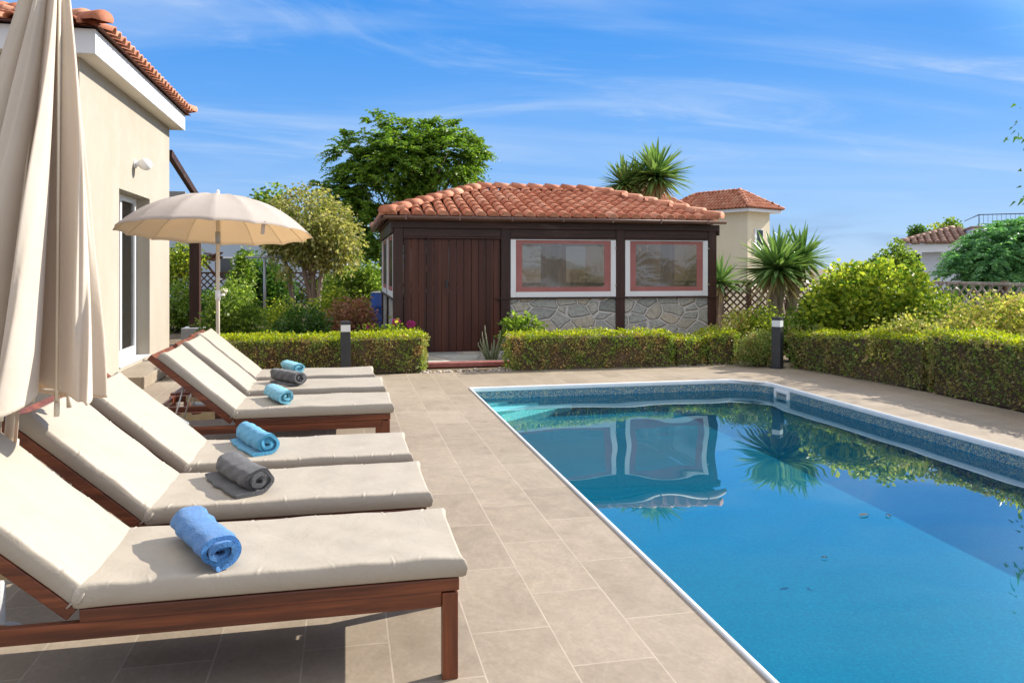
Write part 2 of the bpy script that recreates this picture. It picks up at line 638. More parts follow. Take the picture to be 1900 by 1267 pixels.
_c = _t.mix(1.0, _c, _t.ramp(_t.noise(_v, 0.7, 5, 0.7, 0.8), [(0.3, (0.95, 0.93, 0.90)), (0.6, (1.02, 1.02, 1.02))]), 'MULTIPLY')
_n = _t.bump(_t.noise(_v, 150, 5, 0.7), 0.6, 0.008)
_n = _t.bump(_t.noise(_v, 9, 4), 0.15, 0.02, _n)
M['stucco'] = _t.pbr(_c, 0.92, 0.0, _n, 0.15)
M['fascia'] = simple('white_render', (0.66, 0.67, 0.69), (0.71, 0.715, 0.73), 2.5, 0.8, bump=0.2, bscale=120, bdist=0.003)
M['soffit'] = simple('cream_soffit', (0.70, 0.65, 0.56), (0.75, 0.70, 0.61), 2.0, 0.85)
M['terra'] = terracotta()
M['terra_dark'] = simple('tile_bed', (0.10, 0.035, 0.02), (0.17, 0.065, 0.035), 6, 0.9)
WOODC = [(0.085, 0.021, 0.008), (0.165, 0.042, 0.014), (0.245, 0.075, 0.026)]
M['wood_x'] = wood('stained_wood_lengthways', WOODC, 'X', 0.42, 12, 0.08)
M['wood_y'] = wood('stained_wood_crossways', WOODC, 'Y', 0.42, 12, 0.08)
M['wood_z'] = wood('stained_wood_upright', WOODC, 'Z', 0.42, 12, 0.08)
DK = [(0.028, 0.010, 0.007), (0.048, 0.017, 0.011), (0.072, 0.026, 0.017)]
M['dark_x'] = wood('dark_beam_lengthways', DK, 'X', 0.5, 10, 0.0, 0.2, (0.11, 0.075, 0.06))
M['dark_y'] = wood('dark_beam_crossways', DK, 'Y', 0.5, 10, 0.0, 0.2, (0.11, 0.075, 0.06))
M['dark_z'] = wood('dark_post', DK, 'Z', 0.5, 10, 0.0, 0.2)
M['rust_wood'] = wood('weathered_brown_wood', [(0.08, 0.035, 0.02), (0.14, 0.06, 0.035), (0.20, 0.10, 0.06)], 'X', 0.7, 8)
M['planks'] = planks_mat()
M['stone'] = stone_mat()
M['flag'] = stone_mat('flagstone_path', 1.9, (0.42, 0.38, 0.34))
M['gutter'] = simple('brown_gutter', (0.14, 0.08, 0.066), (0.19, 0.11, 0.092), 4, 0.4)
M['brass'] = simple('pale_brass', (0.52, 0.42, 0.25), (0.62, 0.52, 0.34), 20, 0.35, metal=1.0)
M['zinc'] = simple('zinc_rod', (0.62, 0.60, 0.54), None, 1, 0.35, metal=0.6)
M['bollard'] = simple('anthracite_metal', (0.022, 0.024, 0.028), (0.030, 0.032, 0.037), 8, 0.42, bump=0.05, bscale=300)
M['lens'] = simple('frosted_lens', (0.70, 0.72, 0.72), None, 1, 0.25)
M['pole'] = simple('cream_metal', (0.60, 0.53, 0.42), (0.66, 0.59, 0.47), 5, 0.4)
M['grey_metal'] = simple('grey_metal', (0.30, 0.31, 0.32), (0.38, 0.39, 0.40), 4, 0.45, metal=0.3)
M['plastic_grey'] = simple('grey_plastic', (0.27, 0.29, 0.31), (0.33, 0.35, 0.37), 5, 0.5)
M['concrete'] = simple('pale_concrete', (0.36, 0.37, 0.38), (0.46, 0.47, 0.48), 6, 0.85, bump=0.3, bscale=40)
M['blue_barrel'] = simple('blue_plastic', (0.012, 0.055, 0.26), (0.02, 0.075, 0.32), 3, 0.4)
M['red_kerb'] = simple('red_kerb_paint', (0.22, 0.055, 0.05), (0.34, 0.13, 0.11), 9, 0.8, bump=0.3, bscale=40)
M['lattice'] = wood('brown_lattice', [(0.075, 0.04, 0.025), (0.12, 0.065, 0.04), (0.17, 0.10, 0.065)], 'Z', 0.7, 10)
M['lattice_pale'] = wood('weathered_lattice', [(0.30, 0.245, 0.20), (0.42, 0.36, 0.30), (0.52, 0.46, 0.40)], 'Z', 0.75, 10)
M['pink'] = simple('faded_red_band', (0.34, 0.115, 0.10), (0.42, 0.155, 0.14), 3, 0.55)
M['cream_wall'] = simple('pale_yellow_render', (0.74, 0.64, 0.45), (0.80, 0.70, 0.51), 0.8, 0.9)
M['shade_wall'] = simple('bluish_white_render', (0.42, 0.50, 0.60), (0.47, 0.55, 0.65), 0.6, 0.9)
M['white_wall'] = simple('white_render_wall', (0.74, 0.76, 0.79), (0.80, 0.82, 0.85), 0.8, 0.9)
M['dark_glass'] = simple('dark_glass', (0.03, 0.04, 0.05), None, 1, 0.06, spec=0.6)
M['bark'] = wood('grey_bark', [(0.17, 0.125, 0.09), (0.30, 0.235, 0.18), (0.42, 0.34, 0.26)], 'Z', 0.9, 9, 0, 0.6)
M['twig'] = simple('bare_twigs', (0.06, 0.04, 0.022), (0.13, 0.085, 0.05), 8, 0.9)
M['liner'] = liner('blue_mosaic_liner', [(0.001, 0.155, 0.27), (0.001, 0.18, 0.30), (0.001, 0.168, 0.285), (0.001, 0.20, 0.315)], 85)
M['step_liner'] = liner('pale_step_liner', [(0.36, 0.72, 0.74), (0.50, 0.80, 0.80), (0.42, 0.76, 0.77)], 62)
M['band'] = liner('speckled_liner_band', [(0.03, 0.10, 0.17), (0.06, 0.22, 0.33), (0.36, 0.40, 0.30), (0.03, 0.13, 0.24), (0.16, 0.30, 0.36), (0.04, 0.15, 0.25), (0.50, 0.46, 0.30)], 105)


def cushion_mat():
    t = NT('cream_cushion_cloth')
    v = t.coords('Object')
    n = t.noise(v, 2.2, 5, 0.6)
    c = t.ramp(n, [(0.25, (0.35, 0.307, 0.248)), (0.75, (0.38, 0.337, 0.276))])
    stain = t.noise(t.coords('Object', (1, 1, 1), (4.0, 2.0, 1.0)), 5.5, 6, 0.7, 1.2)
    c = t.mix(1.0, c, t.ramp(stain, [(0.3, (0.94, 0.93, 0.91)), (0.62, (1.02, 1.02, 1.02))]), 'MULTIPLY')
    n2 = t.noise(v, 7.0, 5, 0.6, 1.6)
    n3 = t.noise(v, 700.0, 2)
    nrm = t.bump(n2, 0.20, 0.02)
    nrm = t.bump(n3, 0.12, 0.0008, nrm)
    return t.pbr(c, 0.52, 0.0, nrm, 0.42)


def terry(name, c1, c2):
    t = NT(name)
    v = t.coords('Object')
    n1 = t.noise(v, 18.0, 4)
    n2 = t.noise(v, 190.0, 3, 0.75)
    c = t.ramp(n1, [(0.3, c1), (0.7, c2)])
    c = t.mix(1.0, c, t.ramp(n2, [(0.3, (0.5, 0.5, 0.5)), (0.7, (1.5, 1.5, 1.5))]), 'MULTIPLY')
    nrm = t.bump(n1, 0.5, 0.016)
    nrm = t.bump(n2, 1.0, 0.008, nrm)
    return t.pbr(c, 0.95, 0.0, nrm, 0.1, 0.35)


def canvas(name, c1, c2, tr=0.35):
    t = NT(name)
    v = t.coords('Object')
    c = t.ramp(t.noise(v, 3.0, 5), [(0.3, c1), (0.7, c2)])
    nrm = t.bump(t.noise(v, 9.0, 4, 0.55, 0.6), 0.22, 0.02)
    nrm = t.bump(t.noise(v, 900.0, 2), 0.1, 0.0006, nrm)
    return t.pbr(c, 0.85, 0.0, nrm, 0.15, 0.1, (tr, (min(0.9, c1[0] * 1.25), c1[1] * 1.0, c1[2] * 0.66)))


M['cushion'] = cushion_mat()
M['t_royal'] = terry('royal_blue_terry', (0.035, 0.165, 0.44), (0.06, 0.235, 0.54))
M['t_grey'] = terry('charcoal_terry', (0.055, 0.056, 0.062), (0.095, 0.095, 0.10))
M['t_sky'] = terry('sky_blue_terry', (0.06, 0.33, 0.56), (0.09, 0.40, 0.64))
M['t_light'] = terry('pale_blue_terry', (0.13, 0.42, 0.56), (0.18, 0.50, 0.64))
M['canvas'] = canvas('cream_canvas', (0.66, 0.61, 0.525), (0.72, 0.67, 0.585), 0.34)
M['canvas_grey'] = canvas('pale_canvas', (0.60, 0.59, 0.585), (0.66, 0.65, 0.645), 0.55)


def glass_clear():
    t = NT('window_glass')
    tr = t.n('ShaderNodeBsdfTransparent')
    tr.inputs[0].default_value = (0.72, 0.75, 0.76, 1)
    gl = t.n('ShaderNodeBsdfGlossy')
    gl.inputs['Roughness'].default_value = 0.03
    fr = t.n('ShaderNodeFresnel')
    fr.inputs[0].default_value = 1.6
    m = t.n('ShaderNodeMixShader')
    t.l(fr.outputs[0], m.inputs[0])
    t.l(tr.outputs[0], m.inputs[1])
    t.l(gl.outputs[0], m.inputs[2])
    t.l(m.outputs[0], t.out.inputs[0])
    return t.m


def film():
    t = NT('clear_roll_down_film')
    v = t.coords('Object')
    tr = t.n('ShaderNodeBsdfTransparent')
    tr.inputs[0].default_value = (0.56, 0.50, 0.43, 1)
    df = t.n('ShaderNodeBsdfDiffuse')
    df.inputs[0].default_value = (0.23, 0.205, 0.18, 1)
    m1 = t.n('ShaderNodeMixShader')
    m1.inputs[0].default_value = 0.27
    t.l(tr.outputs[0], m1.inputs[1])
    t.l(df.outputs[0], m1.inputs[2])
    gl = t.n('ShaderNodeBsdfGlossy')
    gl.inputs['Roughness'].default_value = 0.12
    nrm = t.bump(t.noise(v, 2.4, 3, 0.5, 1.0), 0.22, 0.05)
    t.l(nrm, gl.inputs['Normal'])
    m2 = t.n('ShaderNodeMixShader')
    m2.inputs[0].default_value = 0.15
    t.l(m1.outputs[0], m2.inputs[1])
    t.l(gl.outputs[0], m2.inputs[2])
    t.l(m2.outputs[0], t.out.inputs[0])
    return t.m


def water_mat():
    t = NT('pool_water')
    g = t.n('ShaderNodeBsdfGlass')
    g.inputs['Color'].default_value = (0.62, 0.965, 0.985, 1)
    g.inputs['Roughness'].default_value = 0.0
    g.inputs['IOR'].default_value = 1.333
    gl = t.n('ShaderNodeBsdfGlossy')
    gl.inputs['Roughness'].default_value = 0.0
    gl.inputs['Color'].default_value = (1, 1, 1, 1)
    lw = t.n('ShaderNodeLayerWeight')
    lw.inputs[0].default_value = 0.5
    k = t.ramp(lw.outputs['Facing'], [(0.54, (0, 0, 0)), (0.64, (0.07,) * 3), (0.72, (0.24,) * 3), (0.775, (0.34,) * 3), (0.82, (0.12,) * 3), (1.0, (0.0,) * 3)])
    m = t.n('ShaderNodeMixShader')
    t.l(k, m.inputs[0])
    t.l(g.outputs[0], m.inputs[1])
    t.l(gl.outputs[0], m.inputs[2])
    t.l(m.outputs[0], t.out.inputs[0])
    return t.m


M['glass'] = glass_clear()
M['film'] = film()
M['water'] = water_mat()
M['curtain'] = simple('net_curtain', (0.50, 0.48, 0.44), (0.58, 0.56, 0.52), 6, 0.9, trans=(0.4, (0.5, 0.48, 0.44)))

# leaves
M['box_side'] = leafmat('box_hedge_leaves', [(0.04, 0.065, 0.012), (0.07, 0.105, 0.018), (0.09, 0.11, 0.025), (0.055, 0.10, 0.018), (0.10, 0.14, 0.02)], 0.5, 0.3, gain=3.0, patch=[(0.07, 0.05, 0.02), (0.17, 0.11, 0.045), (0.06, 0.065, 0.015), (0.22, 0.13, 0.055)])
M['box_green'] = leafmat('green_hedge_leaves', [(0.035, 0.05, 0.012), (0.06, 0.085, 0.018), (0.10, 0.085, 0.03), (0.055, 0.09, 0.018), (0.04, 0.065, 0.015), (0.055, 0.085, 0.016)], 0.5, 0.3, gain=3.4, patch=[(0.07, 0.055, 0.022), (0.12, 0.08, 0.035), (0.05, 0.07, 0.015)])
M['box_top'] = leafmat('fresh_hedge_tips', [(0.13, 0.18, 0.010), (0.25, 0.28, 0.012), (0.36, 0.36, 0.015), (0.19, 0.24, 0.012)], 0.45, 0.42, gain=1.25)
M['bush_lime'] = leafmat('lime_bush_leaves', [(0.045, 0.085, 0.012), (0.10, 0.15, 0.018), (0.22, 0.25, 0.028), (0.06, 0.105, 0.014), (0.36, 0.36, 0.045), (0.14, 0.18, 0.02)], 0.38, 0.38, gain=1.8, spec=0.2)
M['bush_mid'] = leafmat('mid_green_leaves', [(0.045, 0.085, 0.012), (0.085, 0.14, 0.018), (0.15, 0.20, 0.03), (0.05, 0.095, 0.014), (0.21, 0.26, 0.07)], 0.36, 0.4, gain=1.6, spec=0.22)
M['bush_dark'] = leafmat('dark_green_leaves', [(0.022, 0.05, 0.012), (0.038, 0.085, 0.016), (0.055, 0.115, 0.02)], 0.32, 0.35, gain=1.6)
M['tree_green'] = leafmat('tree_leaves', [(0.04, 0.095, 0.014), (0.08, 0.16, 0.018), (0.15, 0.24, 0.024), (0.055, 0.12, 0.016), (0.19, 0.26, 0.03)], 0.4, 0.42, gain=1.3)
M['variegated'] = leafmat('variegated_leaves', [(0.13, 0.14, 0.03), (0.30, 0.28, 0.10), (0.42, 0.38, 0.17), (0.20, 0.20, 0.05), (0.36, 0.33, 0.13), (0.10, 0.14, 0.025)], 0.45, 0.4, 1.25, gain=1.25)
M['yellow_mix'] = leafmat('yellow_edged_leaves', [(0.10, 0.15, 0.02), (0.32, 0.30, 0.05), (0.46, 0.42, 0.14), (0.18, 0.22, 0.03), (0.30, 0.22, 0.10)], 0.45, 0.4, 1.25, gain=1.6)
M['purple'] = leafmat('purple_brown_leaves', [(0.16, 0.06, 0.05), (0.26, 0.13, 0.10), (0.22, 0.10, 0.05), (0.34, 0.20, 0.16), (0.09, 0.08, 0.025)], 0.5, 0.35, 1.2, gain=1.9)
M['feather'] = leafmat('feathery_leaves', [(0.03, 0.085, 0.035), (0.055, 0.13, 0.05), (0.09, 0.18, 0.07), (0.04, 0.10, 0.04)], 0.5, 0.35, 1.3, gain=2.6)
M['yucca'] = leafmat('yucca_blades', [(0.045, 0.095, 0.028), (0.08, 0.14, 0.04), (0.13, 0.20, 0.06), (0.055, 0.11, 0.035), (0.17, 0.24, 0.09)], 0.3, 0.25, 1.3, gain=1.75)
M['yucca_dry'] = leafmat('dry_yucca_blades', [(0.26, 0.20, 0.10), (0.34, 0.28, 0.15), (0.15, 0.15, 0.06)], 0.7, 0.2, 1.1)
M['aloe'] = simple('aloe_flesh', (0.13, 0.17, 0.09), (0.22, 0.23, 0.13), 6, 0.5)
M['petal_pink'] = leafmat('magenta_petals', [(0.45, 0.02, 0.20), (0.58, 0.05, 0.30)], 0.6, 0.3, 1.0, gain=1.0)
M['petal_white'] = leafmat('white_petals', [(0.7, 0.68, 0.62), (0.78, 0.76, 0.70)], 0.6, 0.3, 1.0, gain=1.0)
M['grass'] = leafmat('low_grass', [(0.05, 0.10, 0.012), (0.08, 0.15, 0.018), (0.11, 0.18, 0.02)], 0.6, 0.35)
M['dry_leaf'] = leafmat('fallen_leaf', [(0.03, 0.025, 0.018), (0.05, 0.038, 0.022)], 0.7, 0.2, 1.0)

# ================================================================== setting: ground, deck, pool
PX0, PX1, PY0, PY1 = 1.372, 4.87, -2.4, 8.62
CH = 0.36                                    # cut corner
DX0, DX1, DY0, DY1 = -9.0, 6.2, -6.0, 10.02


def sheet(name, polys, z, mat, kind='structure'):
    mb = MB()
    for p in polys:
        mb.add([(x, y, z) for x, y in p], [tuple(range(len(p)))])
    o = mb.build(name, mat)
    tag(o, kind=kind)
    return o


def rect(x0, x1, y0, y1):
    return [(x0, y0), (x1, y0), (x1, y1), (x0, y1)]


ground = sheet('ground', [rect(-1500, DX0, -1500, 1500), rect(DX1, 1500, -1500, 1500), rect(DX0, DX1, -1500, DY0), rect(DX0, DX1, DY1, 1500)], -0.03, M['ground'])
sheet('garden_soil', [rect(-9, 13, DY1, 24), rect(DX1, 13, -4, DY1)], -0.012, M['soil'])
cop = 0.014
deck = sheet('pool_deck', [rect(DX0, PX0 - cop, DY0, DY1), rect(PX1 + cop, DX1, DY0, DY1), rect(PX0 - cop, PX1 + cop, PY1 + cop, DY1), rect(PX0 - cop, PX1 + cop, DY0, PY0 - cop),
                          [(PX1 + cop, PY1 - CH), (PX1 + cop, PY1 + cop), (PX1 - CH, PY1 + cop)]], 0.0, M['pave'])

# pool outline (inner edge), counter-clockwise
outline = [(PX0, PY0), (PX1, PY0), (PX1, PY1 - CH), (PX1 - 0.10, PY1 - 0.16), (PX1 - CH + 0.02, PY1), (PX0, PY1)]
WATER = -0.125
DEEP = -0.93


def offset_poly(P, d):
    n = len(P)
    out = []
    for i in range(n):
        a, b, c = Vector(P[i - 1]), Vector(P[i]), Vector(P[(i + 1) % n])
        e1, e2 = (b - a).normalized(), (c - b).normalized()
        n1, n2 = Vector((e1.y, -e1.x)), Vector((e2.y, -e2.x))
        m = (n1 + n2).normalized()
        out.append(tuple(b + m * (d / max(0.3, m.dot(n1)))))
    return out


def ringwalls(mb, P, z0, z1, inward=True):
    n = len(P)
    for i in range(n):
        a, b = P[i], P[(i + 1) % n]
        mb.add([(a[0], a[1], z0), (b[0], b[1], z0), (b[0], b[1], z1), (a[0], a[1], z1)], [(0, 3, 2, 1) if inward else (0, 1, 2, 3)])


mb = MB()
ringwalls(mb, outline, DEEP, WATER + 0.004)
mb.add([(x, y, DEEP) for x, y in outline], [tuple(range(len(outline)))])
basin = tag(mb.build('pool_basin', M['liner']), kind='structure')
mb = MB()
ringwalls(mb, outline, WATER + 0.004, -0.03)
band = tag(mb.build('pool_liner_band', M['band']), kind='structure')
# coping: rounded white edge profile swept round the outline
prof = [(0.016, -0.04), (0.016, 0.008), (0.012, 0.013), (0.003, 0.013), (-0.003, 0.009), (-0.008, -0.002), (-0.008, -0.028), (-0.004, -0.036), (0.003, -0.04)]
mb = MB()
rings = [np.array([(x, y, z) for x, y in offset_poly(outline, d)]) for d, z in prof]
for a, b in zip(rings, rings[1:]):
    n = len(a)
    for i in range(n):
        j = (i + 1) % n
        mb.add([a[i], a[j], b[j], b[i]], [(0, 1, 2, 3)])
tag(mb.build('pool_coping', M['coping']), kind='structure')
# joints in the coping
# corner steps, edges running diagonally across the far left corner
mb = MB()
for k, (a, zt) in enumerate(((0.38, -0.295), (0.70, -0.45), (1.05, -0.63))):
    bx, by = PX0 + 0.004, PY1 - 0.004
    tri = [(bx, by - a * 0.92), (bx + a * 1.12, by), (bx, by)]
    lo = DEEP + 0.003 if k == 2 else (-0.45, -0.63)[k] + 0.001
    v = [(x, y, zt) for x, y in tri] + [(x, y, lo) for x, y in tri]
    mb.add(v, [(0, 1, 2), (0, 3, 4, 1)])
steps = tag(mb.build('pool_steps', M['step_liner'], bevel=0.0), kind='structure')
# water: real ripples, a millimetre or so high
nx, ny = 90, 220
gx = np.linspace(PX0 - 0.012, PX1 + 0.012, nx)
gy = np.linspace(PY0 - 0.012, PY1 + 0.012, ny)
GX, GY = np.meshgrid(gx, gy, indexing='ij')
rng = np.random.default_rng(5)
Z = np.zeros_like(GX)
for k in range(26):
    lam = rng.uniform(0.22, 1.3)
    th = rng.uniform(0, 2 * math.pi)
    Z += 0.00050 * lam * np.sin(2 * math.pi / lam * (GX * math.cos(th) + GY * math.sin(th)) + rng.uniform(0, 6.28)) * (0.4 + 0.6 * np.clip((GY - 1.0) / 6.0, 0, 1))
mb = MB()
mb.grid(np.stack([GX, GY, Z * 0.55 + WATER], -1))
o = mb.build('water', M['water'])
# flatten the corner that the cut corner hides behind the coping wall
tag(o, kind='structure')
me = o.data
if me.polygons[0].normal.z < 0:
    me.flip_normals()
o.cycles.is_caustics_caster = True
for q in (basin, steps):
    q.cycles.is_caustics_receiver = True

# skimmer mouth in the right wall
sk = empty('skimmer', (PX1, 8.0, WATER), 'white square skimmer mouth set in the pool wall at the waterline', 'pool skimmer')
mb = MB()
for y0, y1, z0, z1 in ((-0.15, 0.15, 0.055, 0.085), (-0.15, 0.15, -0.085, -0.055), (-0.15, -0.11, -0.055, 0.055), (0.11, 0.15, -0.055, 0.055)):
    mb.box(-0.022, 0.004, y0, y1, z0, z1)
mb.build('frame', M['white'], sk, 0.003)
mb = MB()
mb.box(-0.010, -0.004, -0.11, 0.11, -0.055, 0.02)
mb.build('flap', M['plastic_grey'], sk)


# ================================================================== lounger
def cushion_mesh(L, W, T, seed, nx=400, ny=54):
    """closed cushion: x from 0 to L, y from 0 to W, z from 0 to T, soft boxed edges and gathered puckers"""
    rg = np.random.default_rng(seed)

    def axis(n, length):
        t = np.linspace(0, 1, n)
        e = 0.5 - 0.5 * np.cos(math.pi * t)
        return (0.45 * e + 0.55 * t) * length
    xs, ys = axis(nx, L), axis(ny, W)
    X, Y = np.meshgrid(xs, ys, indexing='ij')
    dx = np.minimum(X, L - X)
    dy = np.minimum(Y, W - Y)
    r = 0.021

    def prof(d):
        q = np.clip(1 - d / r, 0, 1)
        return (1 - q ** 2.4) ** (1 / 2.4)
    h = np.minimum(prof(dx), prof(dy)) * 0.75 + prof(dx) * prof(dy) * 0.25
    crown = 1 + 0.06 * (1 - (2 * X / L - 1) ** 4) * (1 - (2 * Y / W - 1) ** 2)
    wav = np.zeros_like(X)
    for _ in range(10):
        lam = rg.uniform(0.14, 0.6)
        a = rg.uniform(0, 6.28)
        wav += 0.0007 * np.sin(2 * math.pi / lam * (X * math.cos(a) + Y * math.sin(a)) + rg.uniform(0, 6.28))
    puck = np.zeros_like(X)
    for side in (0, 1):
        x = rg.uniform(0.04, 0.15)
        while x < L - 0.04:
            A = rg.uniform(0.0008, 0.0032)
            wd = rg.uniform(0.0028, 0.0055)
            slant = rg.uniform(-0.5, 0.5)
            dd = Y if side == 0 else W - Y
            xx = X - x - slant * dd
            g = np.exp(-(xx / wd) ** 2) - 0.75 * np.exp(-((xx - wd * 1.5) / (wd * 1.1)) ** 2)
            puck += A * g * np.exp(-((dd - 0.020) / 0.026) ** 2)
            x += rg.uniform(0.06, 0.21)
    mid = T * 0.46
    top = mid + (T - mid) * h * crown + wav * h + puck * h
    bot = mid - mid * h
    # outline gathers slightly between the corners
    bow = 0.013 * (1 - np.abs(2 * X / L - 1) ** 12)
    Yt = Y + np.where(Y < W / 2, bow, -bow) * np.exp(-dy / 0.05)
    bowx = 0.013 * (1 - np.abs(2 * Y / W - 1) ** 7)
    Xt = X + np.where(X < L / 2, bowx, -bowx) * np.exp(-dx / 0.05)
    Pt = np.stack([Xt, Yt, top], -1)
    Pb = np.stack([Xt, Yt, bot], -1)
    return Pt, Pb


def cushion(name, parent, L, W, T, seed, mat4):
    Pt, Pb = cushion_mesh(L, W, T, seed)
    m = np.array(mat4)

    def tr(P):
        return P @ m[:3, :3].T + m[:3, 3]
    mb = MB()
    a, b = Pt.shape[:2]
    mb.grid(tr(Pt))
    n0 = mb.n
    mb.grid(tr(Pb)[:, ::-1])
    o = mb.build(name, M['cushion'], parent)
    bm = bmesh.new()
    bm.from_mesh(o.data)
    bmesh.ops.remove_doubles(bm, verts=bm.verts, dist=0.0004)
    bmesh.ops.recalc_face_normals(bm, faces=bm.faces)
    bm.to_mesh(o.data)
    bm.free()
    return o


HZ, TILT = 0.318, R(41)


def make_lounger(name, loc, label, seed, HX):
    EX = HX - 0.665
    root = empty(name, (loc[0], loc[1], 0), label, 'sun lounger', 'wooden sun loungers by the pool')
    W = 0.60
    for x in (-0.052, EX):
        for y in (0.0, W - 0.045):
            mb = MB()
            mb.box(x, x + 0.052, y, y + 0.045, 0.0, 0.286)
            mb.build('leg', M['wood_z'], root, 0.003)
    for y in (0.007, W - 0.035):
        mb = MB()
        mb.box(EX + 0.053, -0.053, y, y + 0.028, 0.238, 0.290)
        mb.build('side_rail', M['wood_x'], root, 0.003)
    for x in (-0.040, EX + 0.015):
        mb = MB()
        mb.box(x, x + 0.026, 0.047, W - 0.047, 0.238, 0.284)
        mb.build('cross_rail', M['wood_y'], root, 0.003)
    mb = MB()
    mb.box(HX + 0.02, 0.004, -0.002, 0.046, 0.2915, 0.334)
    mb.box(HX + 0.02, 0.004, W - 0.046, W + 0.002, 0.2915, 0.334)
    mb.box(-0.046, 0.004, 0.0475, W - 0.0475, 0.2915, 0.334)
    mb.build('seat_frame', M['wood_x'], root, 0.005)
    mb = MB()
    x = HX + 0.005
    while x < -0.11:
        mb.box(x, x + 0.055, 0.0475, W - 0.0475, 0.305, 0.327)
        x += 0.072
    mb.build('seat_slats', M['wood_y'], root, 0.002)
    # back rest, hinged and raised
    c, s = math.cos(TILT), math.sin(TILT)
    B = Matrix(((-c, 0, -s, 0), (0, 1, 0, 0), (s, 0, -c, 0), (0, 0, 0, 1)))       # local x up the back; local -z is the lying side
    Bm = Matrix.Translation((HX, 0, HZ)) @ B

    def bx(mb, x0, x1, y0, y1, z0, z1):
        q = MB()
        q.box(x0, x1, y0, y1, z0, z1)
        V = q.v[0]
        V = np.array([tuple(Bm @ Vector(p)) for p in V])
        mb.add(V, [f[::-1] for f in q.f])
    mb = MB()
    bx(mb, 0.0, 0.685, -0.002, 0.044, -0.021, 0.021)
    bx(mb, 0.0, 0.685, W - 0.044, W + 0.002, -0.021, 0.021)
    bx(mb, 0.615, 0.685, 0.045, W - 0.045, -0.018, 0.018)
    mb.build('back_frame', M['wood_x'], root, 0.004)
    mb = MB()
    x = 0.03
    while x < 0.55:
        bx(mb, x, x + 0.055, 0.045, W - 0.045, -0.014, 0.010)
        x += 0.072
    mb.build('back_slats', M['wood_y'], root, 0.002)
    for y in (0.085, W - 0.095):
        a = Bm @ Vector((0.40, y, 0.02))
        mb = MB()
        mb.tube([a, (a.x - 0.085, y, 0.262)], 0.0055, 8)
        mb.build('support_rod', M['zinc'], root)
    for y in (0.0365, W - 0.0385):
        mb = MB()
        # notched plate
        xs = [EX + q for q in (0.13, 0.17, 0.18, 0.23, 0.245, 0.30, 0.315, 0.37, 0.385, 0.43, 0.47)]
        zs = [0.292, 0.292, 0.276, 0.282, 0.296, 0.292, 0.276, 0.282, 0.296, 0.292, 0.292]
        v = [(x, y + d, z) for d in (0, 0.002) for x, z in zip(xs, zs)] + [(x, y + d, 0.236) for d in (0, 0.002) for x in xs]
        n = len(xs)
        f = []
        for k in range(n - 1):
            f += [(k, k + 1, 2 * n + k + 1, 2 * n + k), (n + k, 3 * n + k, 3 * n + k + 1, n + k + 1), (k, n + k, n + k + 1, k + 1), (2 * n + k, 2 * n + k + 1, 3 * n + k + 1, 3 * n + k)]
        mb.add(v, f)
        mb.build('notched_bracket', M['brass'], root)
    # cushions
    cw, ct = 0.565, 0.070
    cushion('seat_cushion', root, abs(HX) + 0.028, cw, ct, seed, Matrix.Translation((HX + 0.002, -0.022, 0.336)))
    BC = Bm @ Matrix.Translation((0.005, -0.022 + cw, -0.0225)) @ Matrix(((1, 0, 0, 0), (0, -1, 0, 0), (0, 0, -1, 0), (0, 0, 0, 1)))
    cushion('back_cushion', root, 0.64, cw, ct * 0.92, seed + 50, BC)
    # cord ties at the hinge
    for y in (-0.012, cw - 0.03):
        mb = MB()
        mb.tube([(HX - 0.01, y, 0.345), (HX + 0.004, y - 0.008, 0.36), (HX + 0.016, y, 0.372), (HX + 0.006, y + 0.006, 0.35)], 0.003, 6)
        mb.build('cushion_tie', M['cushion'], root)
    return root


LOUNGERS = [
    ((0.363, 2.535), -1.160, 'cream cushioned wooden lounger carrying the royal blue towel, nearest the camera'),
    ((0.334, 3.300), -1.114, 'cream cushioned wooden lounger carrying a charcoal towel, in the near trio'),
    ((0.311, 4.000), -1.079, 'cream cushioned lounger with the bright sky blue towel, just before the gap between trios'),
    ((0.305, 5.500), -1.052, 'cream cushioned lounger just past the gap, with pale blue towel and dark wooden apron'),
    ((0.289, 6.330), -1.053, 'cream cushioned wooden lounger carrying a charcoal towel, in the far trio'),
    ((0.236, 7.080), -1.032, 'cream cushioned wooden lounger farthest from the camera, beside the low hedge'),
]
for i, (p, hx, lab) in enumerate(LOUNGERS):
    make_lounger('sun_lounger', p, lab, 11 + i * 7, hx)


